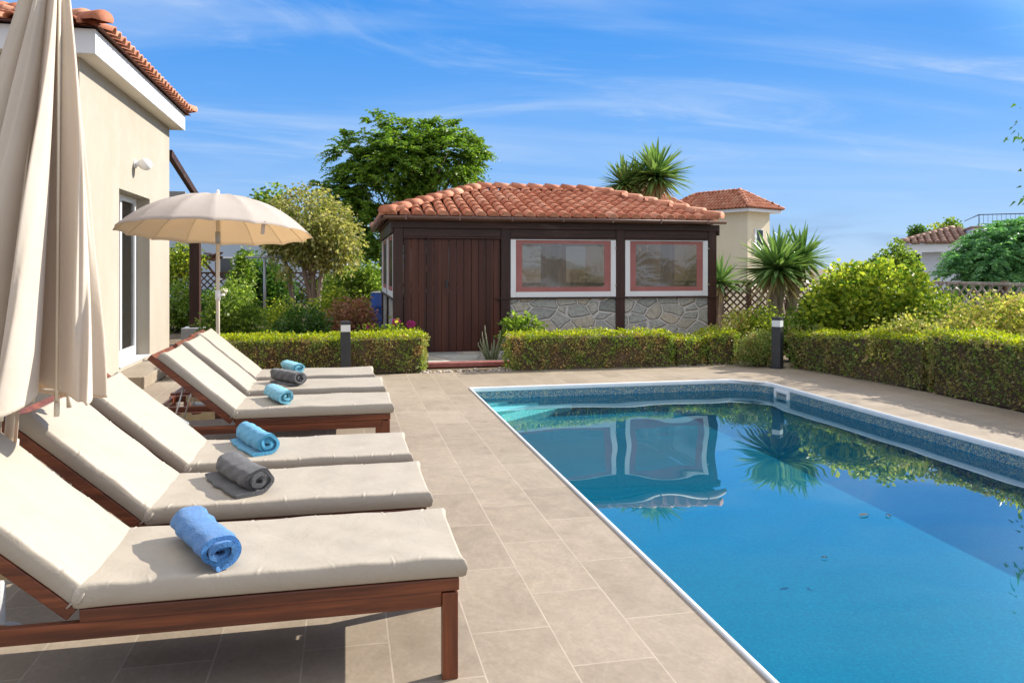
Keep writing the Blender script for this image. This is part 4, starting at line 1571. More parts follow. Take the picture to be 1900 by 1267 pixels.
def left_house():
    h = empty('house', (WX, WY0, 0), 'cream rendered house with white eaves, terracotta tile edge and a glazed terrace door', 'house')
    ox, oy = WX, WY0
    D = WY1 - WY0
    d0, d1 = DO0 - oy, DO1 - oy
    zs = 3.46
    mb = MB()
    # side wall (facing the pool) with the door opening, 0.25 thick
    def wallpiece(y0, y1, z0, z1):
        mb.box(-0.25, 0.0, y0, y1, z0, z1)
    wallpiece(0.0, d0, 0, zs)
    wallpiece(d1, D, 0, zs)
    wallpiece(d0, d1, DZ1, zs)
    wallpiece(d0, d1, 0, DZ0 - 0.02)
    mb.box(-6.0, -0.2515, 0.0, 0.25, 0, zs)
    mb.box(-6.0, -0.2515, D - 0.25, D, 0, zs)
    mb.box(-6.0, -5.75, 0.2515, D - 0.2515, 0, zs)
    mb.build('wall', M['stucco'], h)
    mb = MB()
    mb.box(-5.7, -0.26, 0.26, D - 0.26, 0.0, DZ0 - 0.03)
    mb.build('floor', M['concrete'], h)
    # eaves: slab edge with white fascia and flat soffit
    ov, fz = 0.20, 0.235
    mb = MB()
    mb.box(-6.2, ov - 0.02, -ov + 0.035, D + 0.10, zs + 0.002, zs + 0.05)
    mb.build('soffit', M['soffit'], h)
    mb = MB()
    mb.box(ov - 0.019, ov, -ov + 0.014, D + 0.12, zs - 0.004, zs + fz)
    mb.box(-6.2, ov - 0.0195, -ov + 0.014, -ov + 0.0345, zs - 0.004, zs + fz)
    mb.box(-6.2, ov - 0.0195, D + 0.101, D + 0.12, zs - 0.004, zs + fz)
    mb.build('fascia', M['fascia'], h)
    hip_roof(h, -6.3, ov + 0.075, -ov - 0.06, D + 0.2, zs + fz + 0.015, zs + fz + 0.75, -4.2, -1.9, D / 2, 0.172, 0.33, 9, 'FRB', 'roof', 0.105)
    # door set back in its reveal
    dx = -0.165
    mb = MB()
    fw = 0.075
    mb.box(dx - 0.05, dx, d0 + 0.002, d0 + fw, DZ0, DZ1 - 0.002)
    mb.box(dx - 0.05, dx, d1 - fw, d1 - 0.002, DZ0, DZ1 - 0.002)
    mb.box(dx - 0.05, dx, d0 + fw, d1 - fw, DZ1 - fw, DZ1 - 0.003)
    mb.box(dx - 0.05, dx, d0 + fw, d1 - fw, DZ0, DZ0 + 0.12)
    m_ = (d0 + d1) / 2
    mb.box(dx - 0.048, dx - 0.002, m_ - 0.035, m_ + 0.035, DZ0 + 0.121, DZ1 - fw - 0.001)
    door = mb.build('door', M['white'], h, 0.004)
    mb = MB()
    mb.box(dx - 0.03, dx - 0.024, d0 + fw, d1 - fw, DZ0 + 0.12, DZ1 - fw)
    mb.build('pane', M['glass'], door)
    mb = MB()
    mb.box(dx, dx + 0.025, d0 + 0.02, d0 + 0.05, 1.15, 1.27)
    mb.build('handle', M['white'], door)
    mb = MB()
    ys = np.linspace(d0 + 0.08, d1 - 0.08, 120)
    G = np.zeros((120, 2, 3))
    for i, y in enumerate(ys):
        x = dx - 0.11 + 0.018 * math.sin(y * 42) + 0.012 * math.sin(y * 71 + 1)
        G[i, 0] = (x, y, DZ0 + 0.02)
        G[i, 1] = (x, y, DZ1 - 0.06)
    mb.grid(G)
    mb.build('curtain', M['curtain'], door)
    # threshold
    mb = MB()
    mb.box(-0.26, 0.015, d0 + 0.002, d1 - 0.002, DZ0 - 0.019, DZ0 - 0.002)
    mb.build('threshold', M['concrete'], h, 0.003)
    # wall lamp above the door
    ly, lz = 10.55 - oy, 2.66
    lp = MB()
    lp.tube([(0.0, ly, lz), (0.02, ly, lz)], 0.055, 18)
    lp.tube([(0.02, ly, lz), (0.07, ly, lz + 0.012)], 0.035, 14)
    lamp = lp.build('wall_lamp', M['white'], h)
    lp = MB()
    pts, rd = [], []
    for k in range(9):
        a = k / 8
        pts.append((0.055 + 0.15 * a, ly, lz + 0.018 - 0.035 * a))
        rd.append(0.075 * math.sqrt(max(0.02, 1 - (2 * a - 1) ** 2 * 0.9)))
    lp.tube(pts, rd, 18)
    lp.build('lamp_shade', M['white'], lamp)


left_house()
# terrace step by the door
mb = MB()
mb.box(WX + 0.003, WX + 0.40, 9.36, 11.75, 0.0, 0.135)
o = mb.build('step', M['pave'])
o.modifiers.new('edge', 'BEVEL').width = 0.006
tag(o, kind='structure')

# pergola behind the house
pg = empty('pergola', (-2.62, 14.72, 0), 'dark timber pergola at the back of the cream house, on a pale plinth', 'pergola')
mb = MB()
mb.box(-0.085, 0.085, -0.085, 0.085, 0.30, 2.60)
mb.build('post', M['dark_z'], pg, 0.006)
mb = MB()
mb.box(-0.20, 0.20, -0.20, 0.20, 0.0, 0.30)
mb.build('plinth', M['concrete'], pg, 0.01)
for dx in (0.0, -0.55, -1.1):
    mb = MB()
    mb.bar((dx, -2.06, 3.10 + dx * 0.35), (dx, 0.35, 2.60 + dx * 0.35), 0.075, 0.12)
    mb.build('rafter', M['dark_y'], pg, 0.005)
mb = MB()
mb.box(-3.0, -0.05, -0.62, -0.54, 2.56, 2.66)
mb.build('cross_beam', M['grey_metal'], pg, 0.004)
mb = MB()
mb.box(-3.0, 0.2, -0.04, 0.04, 2.40, 2.535)
mb.build('front_beam', M['dark_x'], pg, 0.005)


# ================================================================== bollards
def bollard(x, y, rz, label):
    b = empty('garden_light', (x, y, 0), label, 'bollard light', 'square bollard lights round the pool', rz)
    s, H = 0.06, 0.69
    mb = MB()
    mb.box(-s - 0.02, s + 0.02, -s - 0.02, s + 0.02, 0, 0.012)
    mb.build('base_plate', M['bollard'], b, 0.002)
    mb = MB()
    mb.box(-s, s, -s, s, 0.0125, H - 0.128)
    mb.build('column', M['bollard'], b, 0.003)
    mb = MB()
    mb.box(-s + 0.003, s - 0.003, -s + 0.003, s - 0.003, H - 0.1275, H - 0.0405)
    mb.build('lens', M['lens'], b, 0.002)
    mb = MB()
    mb.box(-s, s, -s, s, H - 0.04, H)
    mb.build('cap', M['bollard'], b, 0.003)


bollard(0.0, 9.90, R(2), 'dark grey bollard light in front of the low hedge behind the loungers')
bollard(5.72, 9.52, R(38), 'dark bollard light turned cornerwise at the far corner of the pool, before the yucca')


# ================================================================== foliage
def leaf_quads(P, D, L, Wd, rg, droop=0.25):
    """kite leaves: P base points, D axis, L lengths, Wd widths"""
    n = len(P)
    D = D / (np.linalg.norm(D, axis=1, keepdims=True) + 1e-9)
    rnd = rg.normal(size=(n, 3))
    S = np.cross(D, rnd)
    S /= (np.linalg.norm(S, axis=1, keepdims=True) + 1e-9)
    N = np.cross(S, D)
    L = L[:, None]
    Wd = Wd[:, None]
    a = P
    m = P + D * L * 0.45
    up = N * Wd * 0.3
    b = m + S * Wd + up
    c = P + D * L + np.array([[0, 0, -1.0]]) * L * droop
    d = m - S * Wd + up
    return np.stack([a, b, c, d], 1)


def clump_points(rg, ell, n, shell=0.55, floor=None):
    """points spread through a union of ellipsoids (cx, cy, cz, rx, ry, rz), denser towards the outside"""
    vol = np.array([e[3] * e[4] * e[5] for e in ell])
    idx = rg.choice(len(ell), n, p=vol / vol.sum())
    E = np.array(ell)[idx]
    v = rg.normal(size=(n, 3))
    v /= np.linalg.norm(v, axis=1, keepdims=True)
    r = rg.uniform(0, 1, n) ** shell
    P = E[:, :3] + v * r[:, None] * E[:, 3:]
    if floor is not None:
        P[:, 2] = np.maximum(P[:, 2], floor)
    return P, v, r


def crown(name, mat, parent, ell, n, leaf, rg, per=18, spread=0.16, asp=0.42, shell=0.4, droop=0.3, up=0.35, floor=0.02):
    """leaf clumps through the crown; each clump is a sprig of leaves"""
    C, v, r = clump_points(rg, ell, n, shell)
    k = per
    off = rg.normal(size=(n, k, 3)) * spread * 0.6
    P = (C[:, None, :] + off).reshape(-1, 3)
    D = (v[:, None, :] * 0.7 + off / (spread + 1e-6) * 0.6 + rg.normal(size=(n, k, 3)) * 0.55).reshape(-1, 3)
    D[:, 2] += up
    ok = P[:, 2] > floor
    P, D = P[ok], D[ok]
    L = leaf * rg.uniform(0.65, 1.3, len(P))
    return quads_obj(name, leaf_quads(P, D, L, L * asp, rg, droop), 4, mat, parent)


def limbs(name, mat, parent, base, top, r0, ell, n, rg, lean=0.1, sides=7, forks=None):
    mb = MB()
    base, top = Vector(base), Vector(top)
    pts = []
    for i in range(6):
        t = i / 5
        p = base.lerp(top, t) + Vector((rg.normal() * lean * t * (1 - t) * 2, rg.normal() * lean * t * (1 - t) * 2, 0))
        pts.append(p)
    mb.tube(pts, [r0 * (1.25 - 0.75 * i / 5) for i in range(6)], sides + 3)
    C, v, r = clump_points(rg, ell, n, 0.6)
    for c in C:
        t = rg.uniform(0.45, 1.0)
        i = min(4, int(t * 5))
        s = pts[i].lerp(pts[i + 1], t * 5 - i)
        e = Vector(c)
        mid = s.lerp(e, 0.5) + Vector((0, 0, -0.08 * (e - s).length)) + Vector(rg.normal(size=3)) * 0.05 * (e - s).length
        rr = r0 * 0.38
        mb.tube([s, s.lerp(mid, 0.5), mid, mid.lerp(e, 0.6), e], [rr, rr * 0.8, rr * 0.6, rr * 0.4, rr * 0.15], sides)
    return mb.build(name, mat, parent)


def shrub(name, label, cat, loc, ell, n, leaf, mat, seed, per=16, spread=0.10, asp=0.42, group=None, shell=0.4, droop=0.25, up=0.35, stems=5, twig='twig', core=None):
    rg = np.random.default_rng(seed)
    r = empty(name, loc, label, cat, group)
    crown('foliage', M[mat], r, ell, n, leaf, rg, per, spread, asp, shell, droop, up)
    mb = MB()
    C, v, q = clump_points(rg, ell, stems * 3, 0.7)
    for k, c in enumerate(C):
        a = rg.uniform(0, 6.28)
        b = Vector((0.10 * math.cos(a), 0.10 * math.sin(a), 0.0))
        e = Vector(c)
        mid = b.lerp(e, 0.5) + Vector((rg.normal() * 0.04, rg.normal() * 0.04, 0.05))
        mb.tube([b, mid, e], [0.016, 0.011, 0.004], 6)
    mb.build('stems', M[twig], r)
    return r


def hedge(label, p0, p1, width, h0, h1, seed, dens=3900, side='box_side', top='box_top', leaf=0.024, group='clipped box hedges', bump=0.04, topfrac=0.9):
    rg = np.random.default_rng(seed)
    a, b = Vector((p0[0], p0[1], 0)), Vector((p1[0], p1[1], 0))
    d = b - a
    L = d.length
    d.normalize()
    s = Vector((-d.y, d.x, 0))                  # towards the far side
    r = empty('hedge', tuple((a + b) / 2), label, 'hedge', group)
    o = (a + b) / 2
    ph = rg.uniform(0, 6.28, 12)

    def wob(u, w_):
        return (np.sin(u * 7.3 + ph[0] + 3 * w_) + np.sin(u * 13.1 + ph[1] - 5 * w_) + 0.8 * np.sin(u * 29.7 + ph[2] + 17 * w_) + 0.8 * np.sin(u * 61 + ph[4]) * np.sin(w_ * 29 + ph[5] + 4 * np.sin(u * 9)) + 0.6 * np.sin(u * 3.1 + ph[3])) * bump * 0.45

    def world(u, v, z):
        x = a.x + d.x * u + s.x * v - o.x
        y = a.y + d.y * u + s.y * v - o.y
        return np.stack([x, y, z], 1)

    def hh(u):
        return h0 + (h1 - h0) * u / L
    parts = []
    # front and back faces, ends
    def face(n, kind):
        u = rg.uniform(0, L, n)
        v = rg.uniform(0, width, n)
        z = rg.uniform(0.0, 1.0, n) ** 0.85 * hh(u)
        dep = np.abs(rg.normal(0, 0.022, n))
        if kind == 'f':
            v = dep + wob(u, z * 2)
            out = np.array([(-s.x, -s.y, 0.25)]).repeat(n, 0)
        elif kind == 'b':
            v = width - dep - wob(u + 5, z * 2)
            out = np.array([(s.x, s.y, 0.25)]).repeat(n, 0)
        elif kind == '0':
            u = dep + wob(v, z * 2)
            out = np.array([(-d.x, -d.y, 0.25)]).repeat(n, 0)
        elif kind == '1':
            u = L - dep - wob(v + 9, z * 2)
            out = np.array([(d.x, d.y, 0.25)]).repeat(n, 0)
        # round the upper corners a little
        k = np.clip((z / hh(u) - 0.86) / 0.14, 0, 1) ** 2 * 0.035
        if kind == 'f':
            v = v + k
        if kind == 'b':
            v = v - k
        return world(u, v, z), out
    Ps, Os = [], []
    for kind, area in (('f', L * h1), ('b', L * h1 * 0.4), ('0', width * h1), ('1', width * h1)):
        n = int(area * dens)
        P, O = face(n, kind)
        Ps.append(P)
        Os.append(O)
    P, O = np.concatenate(Ps), np.concatenate(Os)
    D = O * 0.4 + np.array([[0, 0, 0.35]]) + rg.normal(size=P.shape) * 0.9
    Lf = leaf * rg.uniform(0.6, 1.5, len(P))
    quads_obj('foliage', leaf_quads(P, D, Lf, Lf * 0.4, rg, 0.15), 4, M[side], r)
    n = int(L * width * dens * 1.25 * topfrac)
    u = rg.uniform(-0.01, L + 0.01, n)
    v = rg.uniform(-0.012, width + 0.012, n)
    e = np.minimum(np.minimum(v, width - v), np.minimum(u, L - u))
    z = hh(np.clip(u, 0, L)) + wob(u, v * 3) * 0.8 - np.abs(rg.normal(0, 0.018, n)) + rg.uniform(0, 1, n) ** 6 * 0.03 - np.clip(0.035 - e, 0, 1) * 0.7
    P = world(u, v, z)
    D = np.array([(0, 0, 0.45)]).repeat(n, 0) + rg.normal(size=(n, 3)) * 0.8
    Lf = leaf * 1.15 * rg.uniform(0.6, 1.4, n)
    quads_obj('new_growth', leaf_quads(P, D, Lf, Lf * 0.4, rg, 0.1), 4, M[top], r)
    # twiggy inside
    mb = MB()
    c0 = a + d * 0.05 + s * 0.05
    q = [a + d * 0.05 + s * 0.055, a + d * (L - 0.05) + s * 0.055, a + d * (L - 0.05) + s * (width - 0.055), a + d * 0.05 + s * (width - 0.055)]
    vs = [(p.x - o.x, p.y - o.y, 0.0) for p in q] + [(p.x - o.x, p.y - o.y, (h0 if i in (0, 3) else h1) - 0.06) for i, p in enumerate(q)]
    mb.add(vs, [(0, 1, 5, 4), (1, 2, 6, 5), (2, 3, 7, 6), (3, 0, 4, 7), (4, 5, 6, 7)])
    mb.build('branches', M['twig'], r)
    return r


hedge('clipped low hedge with yellow-green top, behind the far loungers', (-1.75, 10.10), (1.02, 10.10), 0.52, 0.485, 0.485, 21)
hedge('clipped low hedge in front of the stone wall and windows', (2.14, 9.98), (4.42, 9.98), 0.46, 0.475, 0.47, 22, topfrac=0.8)
hedge('clipped hedge along the right of the pool, between the bollard and the cleft', (6.19, 7.50), (5.93, 9.55), 0.62, 0.555, 0.47, 23, 5200, 'box_green', leaf=0.019) if False else None


def hedge_r(label, p0, p1, width, h0, h1, seed):
    # laid so that its front faces the pool (towards -X)
    return hedge(label, p1, p0, width, h1, h0, seed, 4200, 'box_green', 'box_top', 0.023, bump=0.045)


hedge_r('clipped green hedge right of the pool, running from the bollard to a cleft', (6.22, 7.42), (5.93, 9.60), 0.60, 0.60, 0.48, 24)
hedge_r('taller clipped green hedge at the right edge, nearest along the pool', (6.24, 2.6), (6.22, 7.36), 0.64, 0.68, 0.655, 25)
# low uneven remains of the hedge between the long piece and the far bollard
hedge('short ragged hedge remnant under the right window of the pavilion', (4.47, 10.03), (4.92, 10.05), 0.42, 0.41, 0.38, 61, 3900, bump=0.05, topfrac=0.95)
hedge('short rounded hedge remnant under the right corner post of the pavilion', (4.95, 10.02), (5.42, 10.02), 0.44, 0.42, 0.45, 62, 3900, bump=0.055, topfrac=0.95)
X, Y = at(1412, 10.75)
shrub('box_clump', 'small dark box clump just left of the far bollard', 'shrub', (X, Y, 0), [(0, 0, 0.24, 0.27, 0.24, 0.25), (-0.15, 0.0, 0.2, 0.2, 0.2, 0.2)], 420, 0.022, 'box_green', 63, 16, 0.05, 0.4, None, 0.3, 0.1, 0.4)

# ------------------------------------------------------------------ yuccas


def yucca_head(parent, c, R_, n, rg, mat='yucca', name='leaf_head', hang=0.25):
    """a rosette of sword blades"""
    d = rg.normal(size=(n, 3))
    d /= np.linalg.norm(d, axis=1, keepdims=True)
    d[:, 2] = np.abs(d[:, 2]) * 1.05 - hang - 0.25 * rg.uniform(0, 1, n) ** 2
    d /= np.linalg.norm(d, axis=1, keepdims=True)
    L = R_ * rg.uniform(0.75, 1.12, n)
    wd = 0.030 * R_ / 0.55 * rg.uniform(0.8, 1.2, n)
    side = np.cross(d, np.array([[0, 0, 1.0]]))
    side /= (np.linalg.norm(side, axis=1, keepdims=True) + 1e-6)
    nn = np.cross(side, d)
    sag = rg.uniform(0.03, 0.22, n) * (1.1 - d[:, 2])
    ts = [0.0, 0.25, 0.55, 0.8, 1.0]
    ws = [0.55, 1.0, 0.85, 0.5, 0.0]
    vs, fs = [], []
    c = np.array(c)
    rows = []
    for t, w_ in zip(ts, ws):
        ctr = c + d * (0.03 + L[:, None] * t) + np.array([[0, 0, -1.0]]) * (sag * L * t * t)[:, None]
        fold = nn * (wd * w_ * 0.35)[:, None]
        rows.append((ctr - side * (wd * w_)[:, None] + fold, ctr, ctr + side * (wd * w_)[:, None] + fold))
    V = np.stack([np.stack(r, 1) for r in rows], 1)          # n, 5, 3, 3
    V = V.reshape(n, 15, 3)
    pat = []
    for i in range(3):
        for j in range(2):
            pat.append((i * 3 + j, (i + 1) * 3 + j, (i + 1) * 3 + j + 1, i * 3 + j + 1))
    pat += [(9, 13, 10), (10, 13, 11)]
    mb = MB()
    allf = []
    for q in range(n):
        allf += [tuple(i + q * 15 for i in f) for f in pat]
    mb.add(V.reshape(-1, 3), allf, False)
    return mb.build(name, M[mat], parent)


def yucca(loc, label, heads, trunks, seed):
    rg = np.random.default_rng(seed)
    y = empty('yucca', loc, label, 'yucca')
    for pts, rad in trunks:
        mb = MB()
        n = 10
        P = [Vector(pts[0]).lerp(Vector(pts[1]), i / n) if len(pts) == 2 else Vector(pts[0]) for i in range(n + 1)]
        rr = [rad * (1.25 - 0.5 * i / n) * (1 + 0.10 * math.sin(i * 2.7)) for i in range(n + 1)]
        mb.tube(P, rr, 12)
        mb.build('trunk', M['bark'], y)
    for c, R_, n in heads:
        hd = yucca_head(y, c, R_, n, rg)
        yucca_head(hd, (c[0], c[1], c[2] - 0.05), R_ * 0.75, int(n * 0.16), rg, 'yucca_dry', 'dry_blades', 1.15)
    return y


X, Y = at(1440, 12.3)
yucca((X, Y, 0), 'spiky yucca on two thick bare trunks, behind the far bollard', [((0.02, 0, 1.34), 0.72, 190), ((0.52, 0.12, 1.48), 0.60, 140), ((0.28, 0.3, 1.28), 0.52, 80)],
      [(((0.0, 0, 0), (0.0, 0, 1.30)), 0.135), (((0.10, 0.05, 0.0), (0.50, 0.12, 1.42)), 0.095), (((0.05, 0.1, 0.1), (0.28, 0.3, 1.2)), 0.06)], 71)
X, Y = at(1212, 17.3)
yucca((X, Y, 0), 'tall yucca with spiky heads rising behind the pavilion roof', [((0.06, 0, 3.38), 0.84, 260), ((-0.62, 0.2, 3.22), 0.66, 170), ((-0.25, 0.35, 3.36), 0.60, 110)],
      [(((0, 0, 0), (0.06, 0, 3.36)), 0.15), (((0, 0.1, 0), (-0.62, 0.2, 3.18)), 0.11), (((0, 0.2, 0.4), (-0.25, 0.35, 3.3)), 0.09)], 72)
X, Y = at(1336, 16.0)
yucca((X, Y, 0), 'young yucca half hidden behind the right corner post of the pavilion', [((0, 0, 1.05), 0.62, 110)], [(((0, 0, 0), (0, 0, 1.05)), 0.08)], 73)

# ------------------------------------------------------------------ bushes on the right
X, Y = at(1628, 11.3)
rz_ = -YAW
shrub('laurel_bush', 'big glossy lime green bush between the yucca and the lattice fence', 'bush', (X, Y, 0),
      [(-0.45, 0.1, 0.70, 0.62, 0.6, 0.64), (0.0, 0, 0.78, 0.75, 0.7, 0.68), (0.55, -0.12, 0.58, 0.62, 0.6, 0.56), (0.92, -0.2, 0.40, 0.36, 0.5, 0.46), (-0.75, 0.2, 0.42, 0.35, 0.4, 0.5)],
      950, 0.076, 'bush_lime', 80, 17, 0.075, 0.42, None, 0.24, 0.2, 0.5, 8)
X, Y = at(1850, 9.7)
shrub('variegated_shrub', 'yellow variegated shrub above the taller hedge, below the pale lattice', 'shrub', (X, Y, 0),
      [(0, 0, 0.58, 0.62, 0.5, 0.42), (0.5, -0.1, 0.62, 0.5, 0.5, 0.40), (-0.4, 0.1, 0.45, 0.4, 0.4, 0.32)], 640, 0.05, 'yellow_mix', 81, 16, 0.09, 0.42, None, 0.3, 0.2, 0.45, 8)
X, Y = at(1765, 10.3)
shrub('twiggy_shrub', 'dry twiggy shrub with sparse green leaves beside the lime bush', 'shrub', (X, Y, 0),
      [(0, 0, 0.55, 0.45, 0.4, 0.45), (-0.25, -0.3, 0.40, 0.35, 0.3, 0.34)], 230, 0.045, 'bush_lime', 82, 12, 0.10, 0.4, None, 0.4, 0.25, 0.3, 26)
X, Y = at(1690, 9.3)
shrub('low_shrub', 'low olive shrub pressed between the lime bush and the clipped hedge', 'shrub', (X, Y, 0),
      [(0, 0, 0.40, 0.55, 0.32, 0.36), (0.6, -0.1, 0.38, 0.4, 0.3, 0.34)], 420, 0.045, 'yellow_mix', 83, 14, 0.09, 0.4, None, 0.3, 0.25, 0.4, 6)
for i, (px, z, r_, h_, mt, lab) in enumerate(((1372, 11.7, 0.42, 0.36, 'yellow_mix', 'low yellow leaved shrub right of the pavilion corner'),
                                             (1412, 11.6, 0.30, 0.40, 'bush_lime', 'low bright green shrub at the foot of the yucca trunk'),
                                             (1480, 11.4, 0.38, 0.40, 'bush_mid', 'low mid green shrub between yucca and lime bush'))):
    X, Y = at(px, z)
    shrub('border_plant', lab, 'shrub', (X, Y, 0), [(0, 0, h_, r_, 0.3, h_ * 0.9)], 170, 0.05, mt, 85 + i, 13, 0.09, 0.38, 'border plants by the yucca', 0.4, 0.3, 0.4)


# feathery tree right
def frond_tree(name, label, cat, loc, trunk, ell, n, seed, mat='feather', fl=0.42, nf=5, k=9, leaf=0.085, droop=0.5, r0=0.10, shell=0.35, up=0.35, bark='bark'):
    rg = np.random.default_rng(seed)
    t = empty(name, loc, label, cat)
    limbs('trunk', M[bark], t, trunk[0], trunk[1], r0, ell, 16, rg, 0.25)
    C, v, r = clump_points(rg, ell, n, shell)
    az = rg.uniform(0, 2 * math.pi, (n, nf))
    d = np.stack([np.cos(az), np.sin(az), np.full_like(az, 0.15)], -1) * 0.8 + v[:, None, :] * 0.8 + rg.normal(size=(n, nf, 3)) * 0.25
    d[..., 2] += up
    d /= np.linalg.norm(d, axis=-1, keepdims=True)
    L = fl * rg.uniform(0.6, 1.25, (n, nf))
    tt = np.linspace(0.15, 1.0, k)
    pos = C[:, None, None, :] + d[:, :, None, :] * (L[..., None] * tt)[..., None]
    pos[..., 2] -= droop * L[..., None] * tt ** 2
    side = np.cross(d, np.array([0, 0, 1.0]))
    side /= (np.linalg.norm(side, axis=-1, keepdims=True) + 1e-6)
    tang = d.copy()
    tang[..., 2] -= droop * 0.8
    quads = []
    for sgn in (-1, 1):
        D = (side * sgn * 0.8)[:, :, None, :] + (tang * 0.65)[:, :, None, :] + rg.normal(size=pos.shape) * 0.16
        P = pos.reshape(-1, 3)
        Dd = D.reshape(-1, 3)
        le = leaf * rg.uniform(0.7, 1.25, len(P)) * np.tile(np.sin(np.pi * (0.15 + 0.8 * tt)) * 0.6 + 0.45, n * nf)
        quads.append(leaf_quads(P, Dd, le, le * 0.24, rg, 0.12))
    quads_obj('crown', np.concatenate(quads), 4, M[mat], t)
    return t


X, Y = at(1868, 15.0)
frond_tree('mimosa_tree', 'feathery blue-green tree with drooping layered sprays behind the lattice fence', 'tree', (X, Y, 0), ((0.3, 0.2, 0), (0.4, 0, 1.4)),
           [(0.2, 0, 1.70, 0.85, 0.8, 0.46), (-0.5, -0.2, 1.45, 0.7, 0.6, 0.34), (0.8, 0.1, 1.6, 0.9, 0.7, 0.7), (-0.95, -0.1, 1.15, 0.42, 0.4, 0.22), (0.3, 0, 1.1, 0.9, 0.6, 0.45)], 420, 91, 'feather', 0.46, 6, 11, 0.085, 0.55, up=0.1)
X, Y = at(1652, 26.0)
rg_ = np.random.default_rng(92)
t_ = empty('garden_tree', (X, Y, 0), 'dark green round tree beside the white house, above the lime bush', 'tree')
E_ = [(0, 0, 1.30, 0.60, 0.6, 0.55), (0.30, 0, 1.75, 0.42, 0.45, 0.45), (0.75, 0.2, 1.30, 0.5, 0.5, 0.4), (-0.4, 0, 1.2, 0.3, 0.4, 0.4)]
limbs('trunk', M['bark'], t_, (0, 0, 0), (0.1, 0, 1.3), 0.08, E_, 10, rg_)
crown('crown', M['bush_mid'], t_, E_, 330, 0.11, rg_, 14, 0.17, 0.42, 0.4)
# roof-top greenery behind the white house
for i, (px, py, r_, mt, lab) in enumerate(((1700, 428, 0.26, 'bush_dark', 'small dark treetop just left of the white house roof'),
                                          (1738, 430, 0.52, 'bush_lime', 'yellow-green treetop peeping over the white house roof'),
                                          (1766, 420, 0.36, 'bush_mid', 'small mid green treetop by the roof railing'))):
    X, Y, Z_ = at(px, 46, py)
    t_ = empty('distant_tree', (X, Y, 0), lab, 'tree', 'treetops behind the white house')
    rg_ = np.random.default_rng(93 + i)
    E_ = [(0, 0, Z_ - 0.1, r_, r_, r_ * 1.1), (0.2, 0, Z_ - r_ * 1.3, r_ * 1.2, r_, r_)]
    limbs('trunk', M['bark'], t_, (0, 0, 0), (0, 0, Z_ - 0.5), 0.12, E_, 5, rg_)
    crown('crown', M[mt], t_, E_, 60, 0.2, rg_, 12, 0.22, 0.42)
# tall thin tree beyond the right edge of the picture, a few twigs reach in
X, Y = at(2022, 12.5)
rg_ = np.random.default_rng(97)
t_ = empty('eucalyptus_tree', (X, Y, 0), 'sparse tall tree at the right edge, only its outermost twigs in view', 'tree')
E_ = [(0, 0, 3.4, 1.0, 1.0, 1.3), (0.3, -0.4, 4.6, 1.2, 1.1, 1.0), (-0.7, 0, 2.5, 0.5, 0.6, 0.4)]
limbs('trunk', M['bark'], t_, (0.3, 0, 0), (0.1, 0, 3.6), 0.10, E_, 26, rg_, 0.2)
crown('crown', M['bush_dark'], t_, E_, 190, 0.085, rg_, 9, 0.16, 0.3, 0.5, 0.6, 0.0)


# ------------------------------------------------------------------ lattice fences
def lattice_fence(label, p0, p1, h, mat, step=0.11, post_every=1.9, rail='lattice', z0=0.06, group=None):
    a, b = Vector((p0[0], p0[1], 0)), Vector((p1[0], p1[1], 0))
    d = b - a
    L = d.length
    d.normalize()
    s = Vector((-d.y, d.x, 0))
    f = empty('lattice_fence', tuple(a), label, 'lattice fence', group)
    f.rotation_euler = (0, 0, math.atan2(d.y, d.x))
    zb, zt = z0, h - 0.03
    H = zt - zb
    mb = MB()
    sq = step * math.sqrt(2)
    for sgn, yy in ((1, -0.006), (-1, 0.006)):
        x = -H
        while x < L + H:
            x0, x1 = (x, x + H) if sgn > 0 else (x, x - H)
            za, ze = zb, zt
            # clip to the panel
            if min(x0, x1) > L or max(x0, x1) < 0:
                x += sq
                continue
            def clip(xa, zaa, xb, zbb):
                for lim, lo in ((0.0, True), (L, False)):
                    if lo:
                        if xa < lim:
                            t = (lim - xa) / (xb - xa) if xb != xa else 0
                            xa, zaa = lim, zaa + (zbb - zaa) * t
                        if xb < lim:
                            t = (lim - xb) / (xa - xb)
                            xb, zbb = lim, zbb + (zaa - zbb) * t
                    else:
                        if xa > lim:
                            t = (xa - lim) / (xa - xb)
                            xa, zaa = lim, zaa + (zbb - zaa) * t
                        if xb > lim:
                            t = (xb - lim) / (xb - xa)
                            xb, zbb = lim, zbb + (zaa - zbb) * t
                return xa, zaa, xb, zbb
            xa, zaa, xb, zbb = clip(x0, za, x1, ze)
            if abs(xa - xb) > 0.02:
                mb.bar((xa, yy, zaa), (xb, yy, zbb), 0.010, 0.034, (0, 1, 0)) if False else mb.obox(((xa + xb) / 2, yy, (zaa + zbb) / 2), ((xb - xa) / 2, 0, (zbb - zaa) / 2), (0, 0.005, 0), tuple(Vector((-(zbb - zaa), 0, xb - xa)).normalized() * 0.017))
            x += sq
    mb.build('lattice_panel', M[mat], f)
    mb = MB()
    mb.box(0, L, -0.03, 0.03, h - 0.045, h)
    mb.box(0, L, -0.022, 0.022, zb - 0.03, zb + 0.012)
    mb.build('rail', M[rail], f, 0.003)
    n = max(1, int(L / post_every + 0.5))
    for i in range(n + 1):
        mb = MB()
        x = L * i / n
        mb.box(x - 0.045, x + 0.045, 0.032, 0.12, 0, h + 0.02)
        mb.build('post', M['lattice'], f, 0.004)
    return f


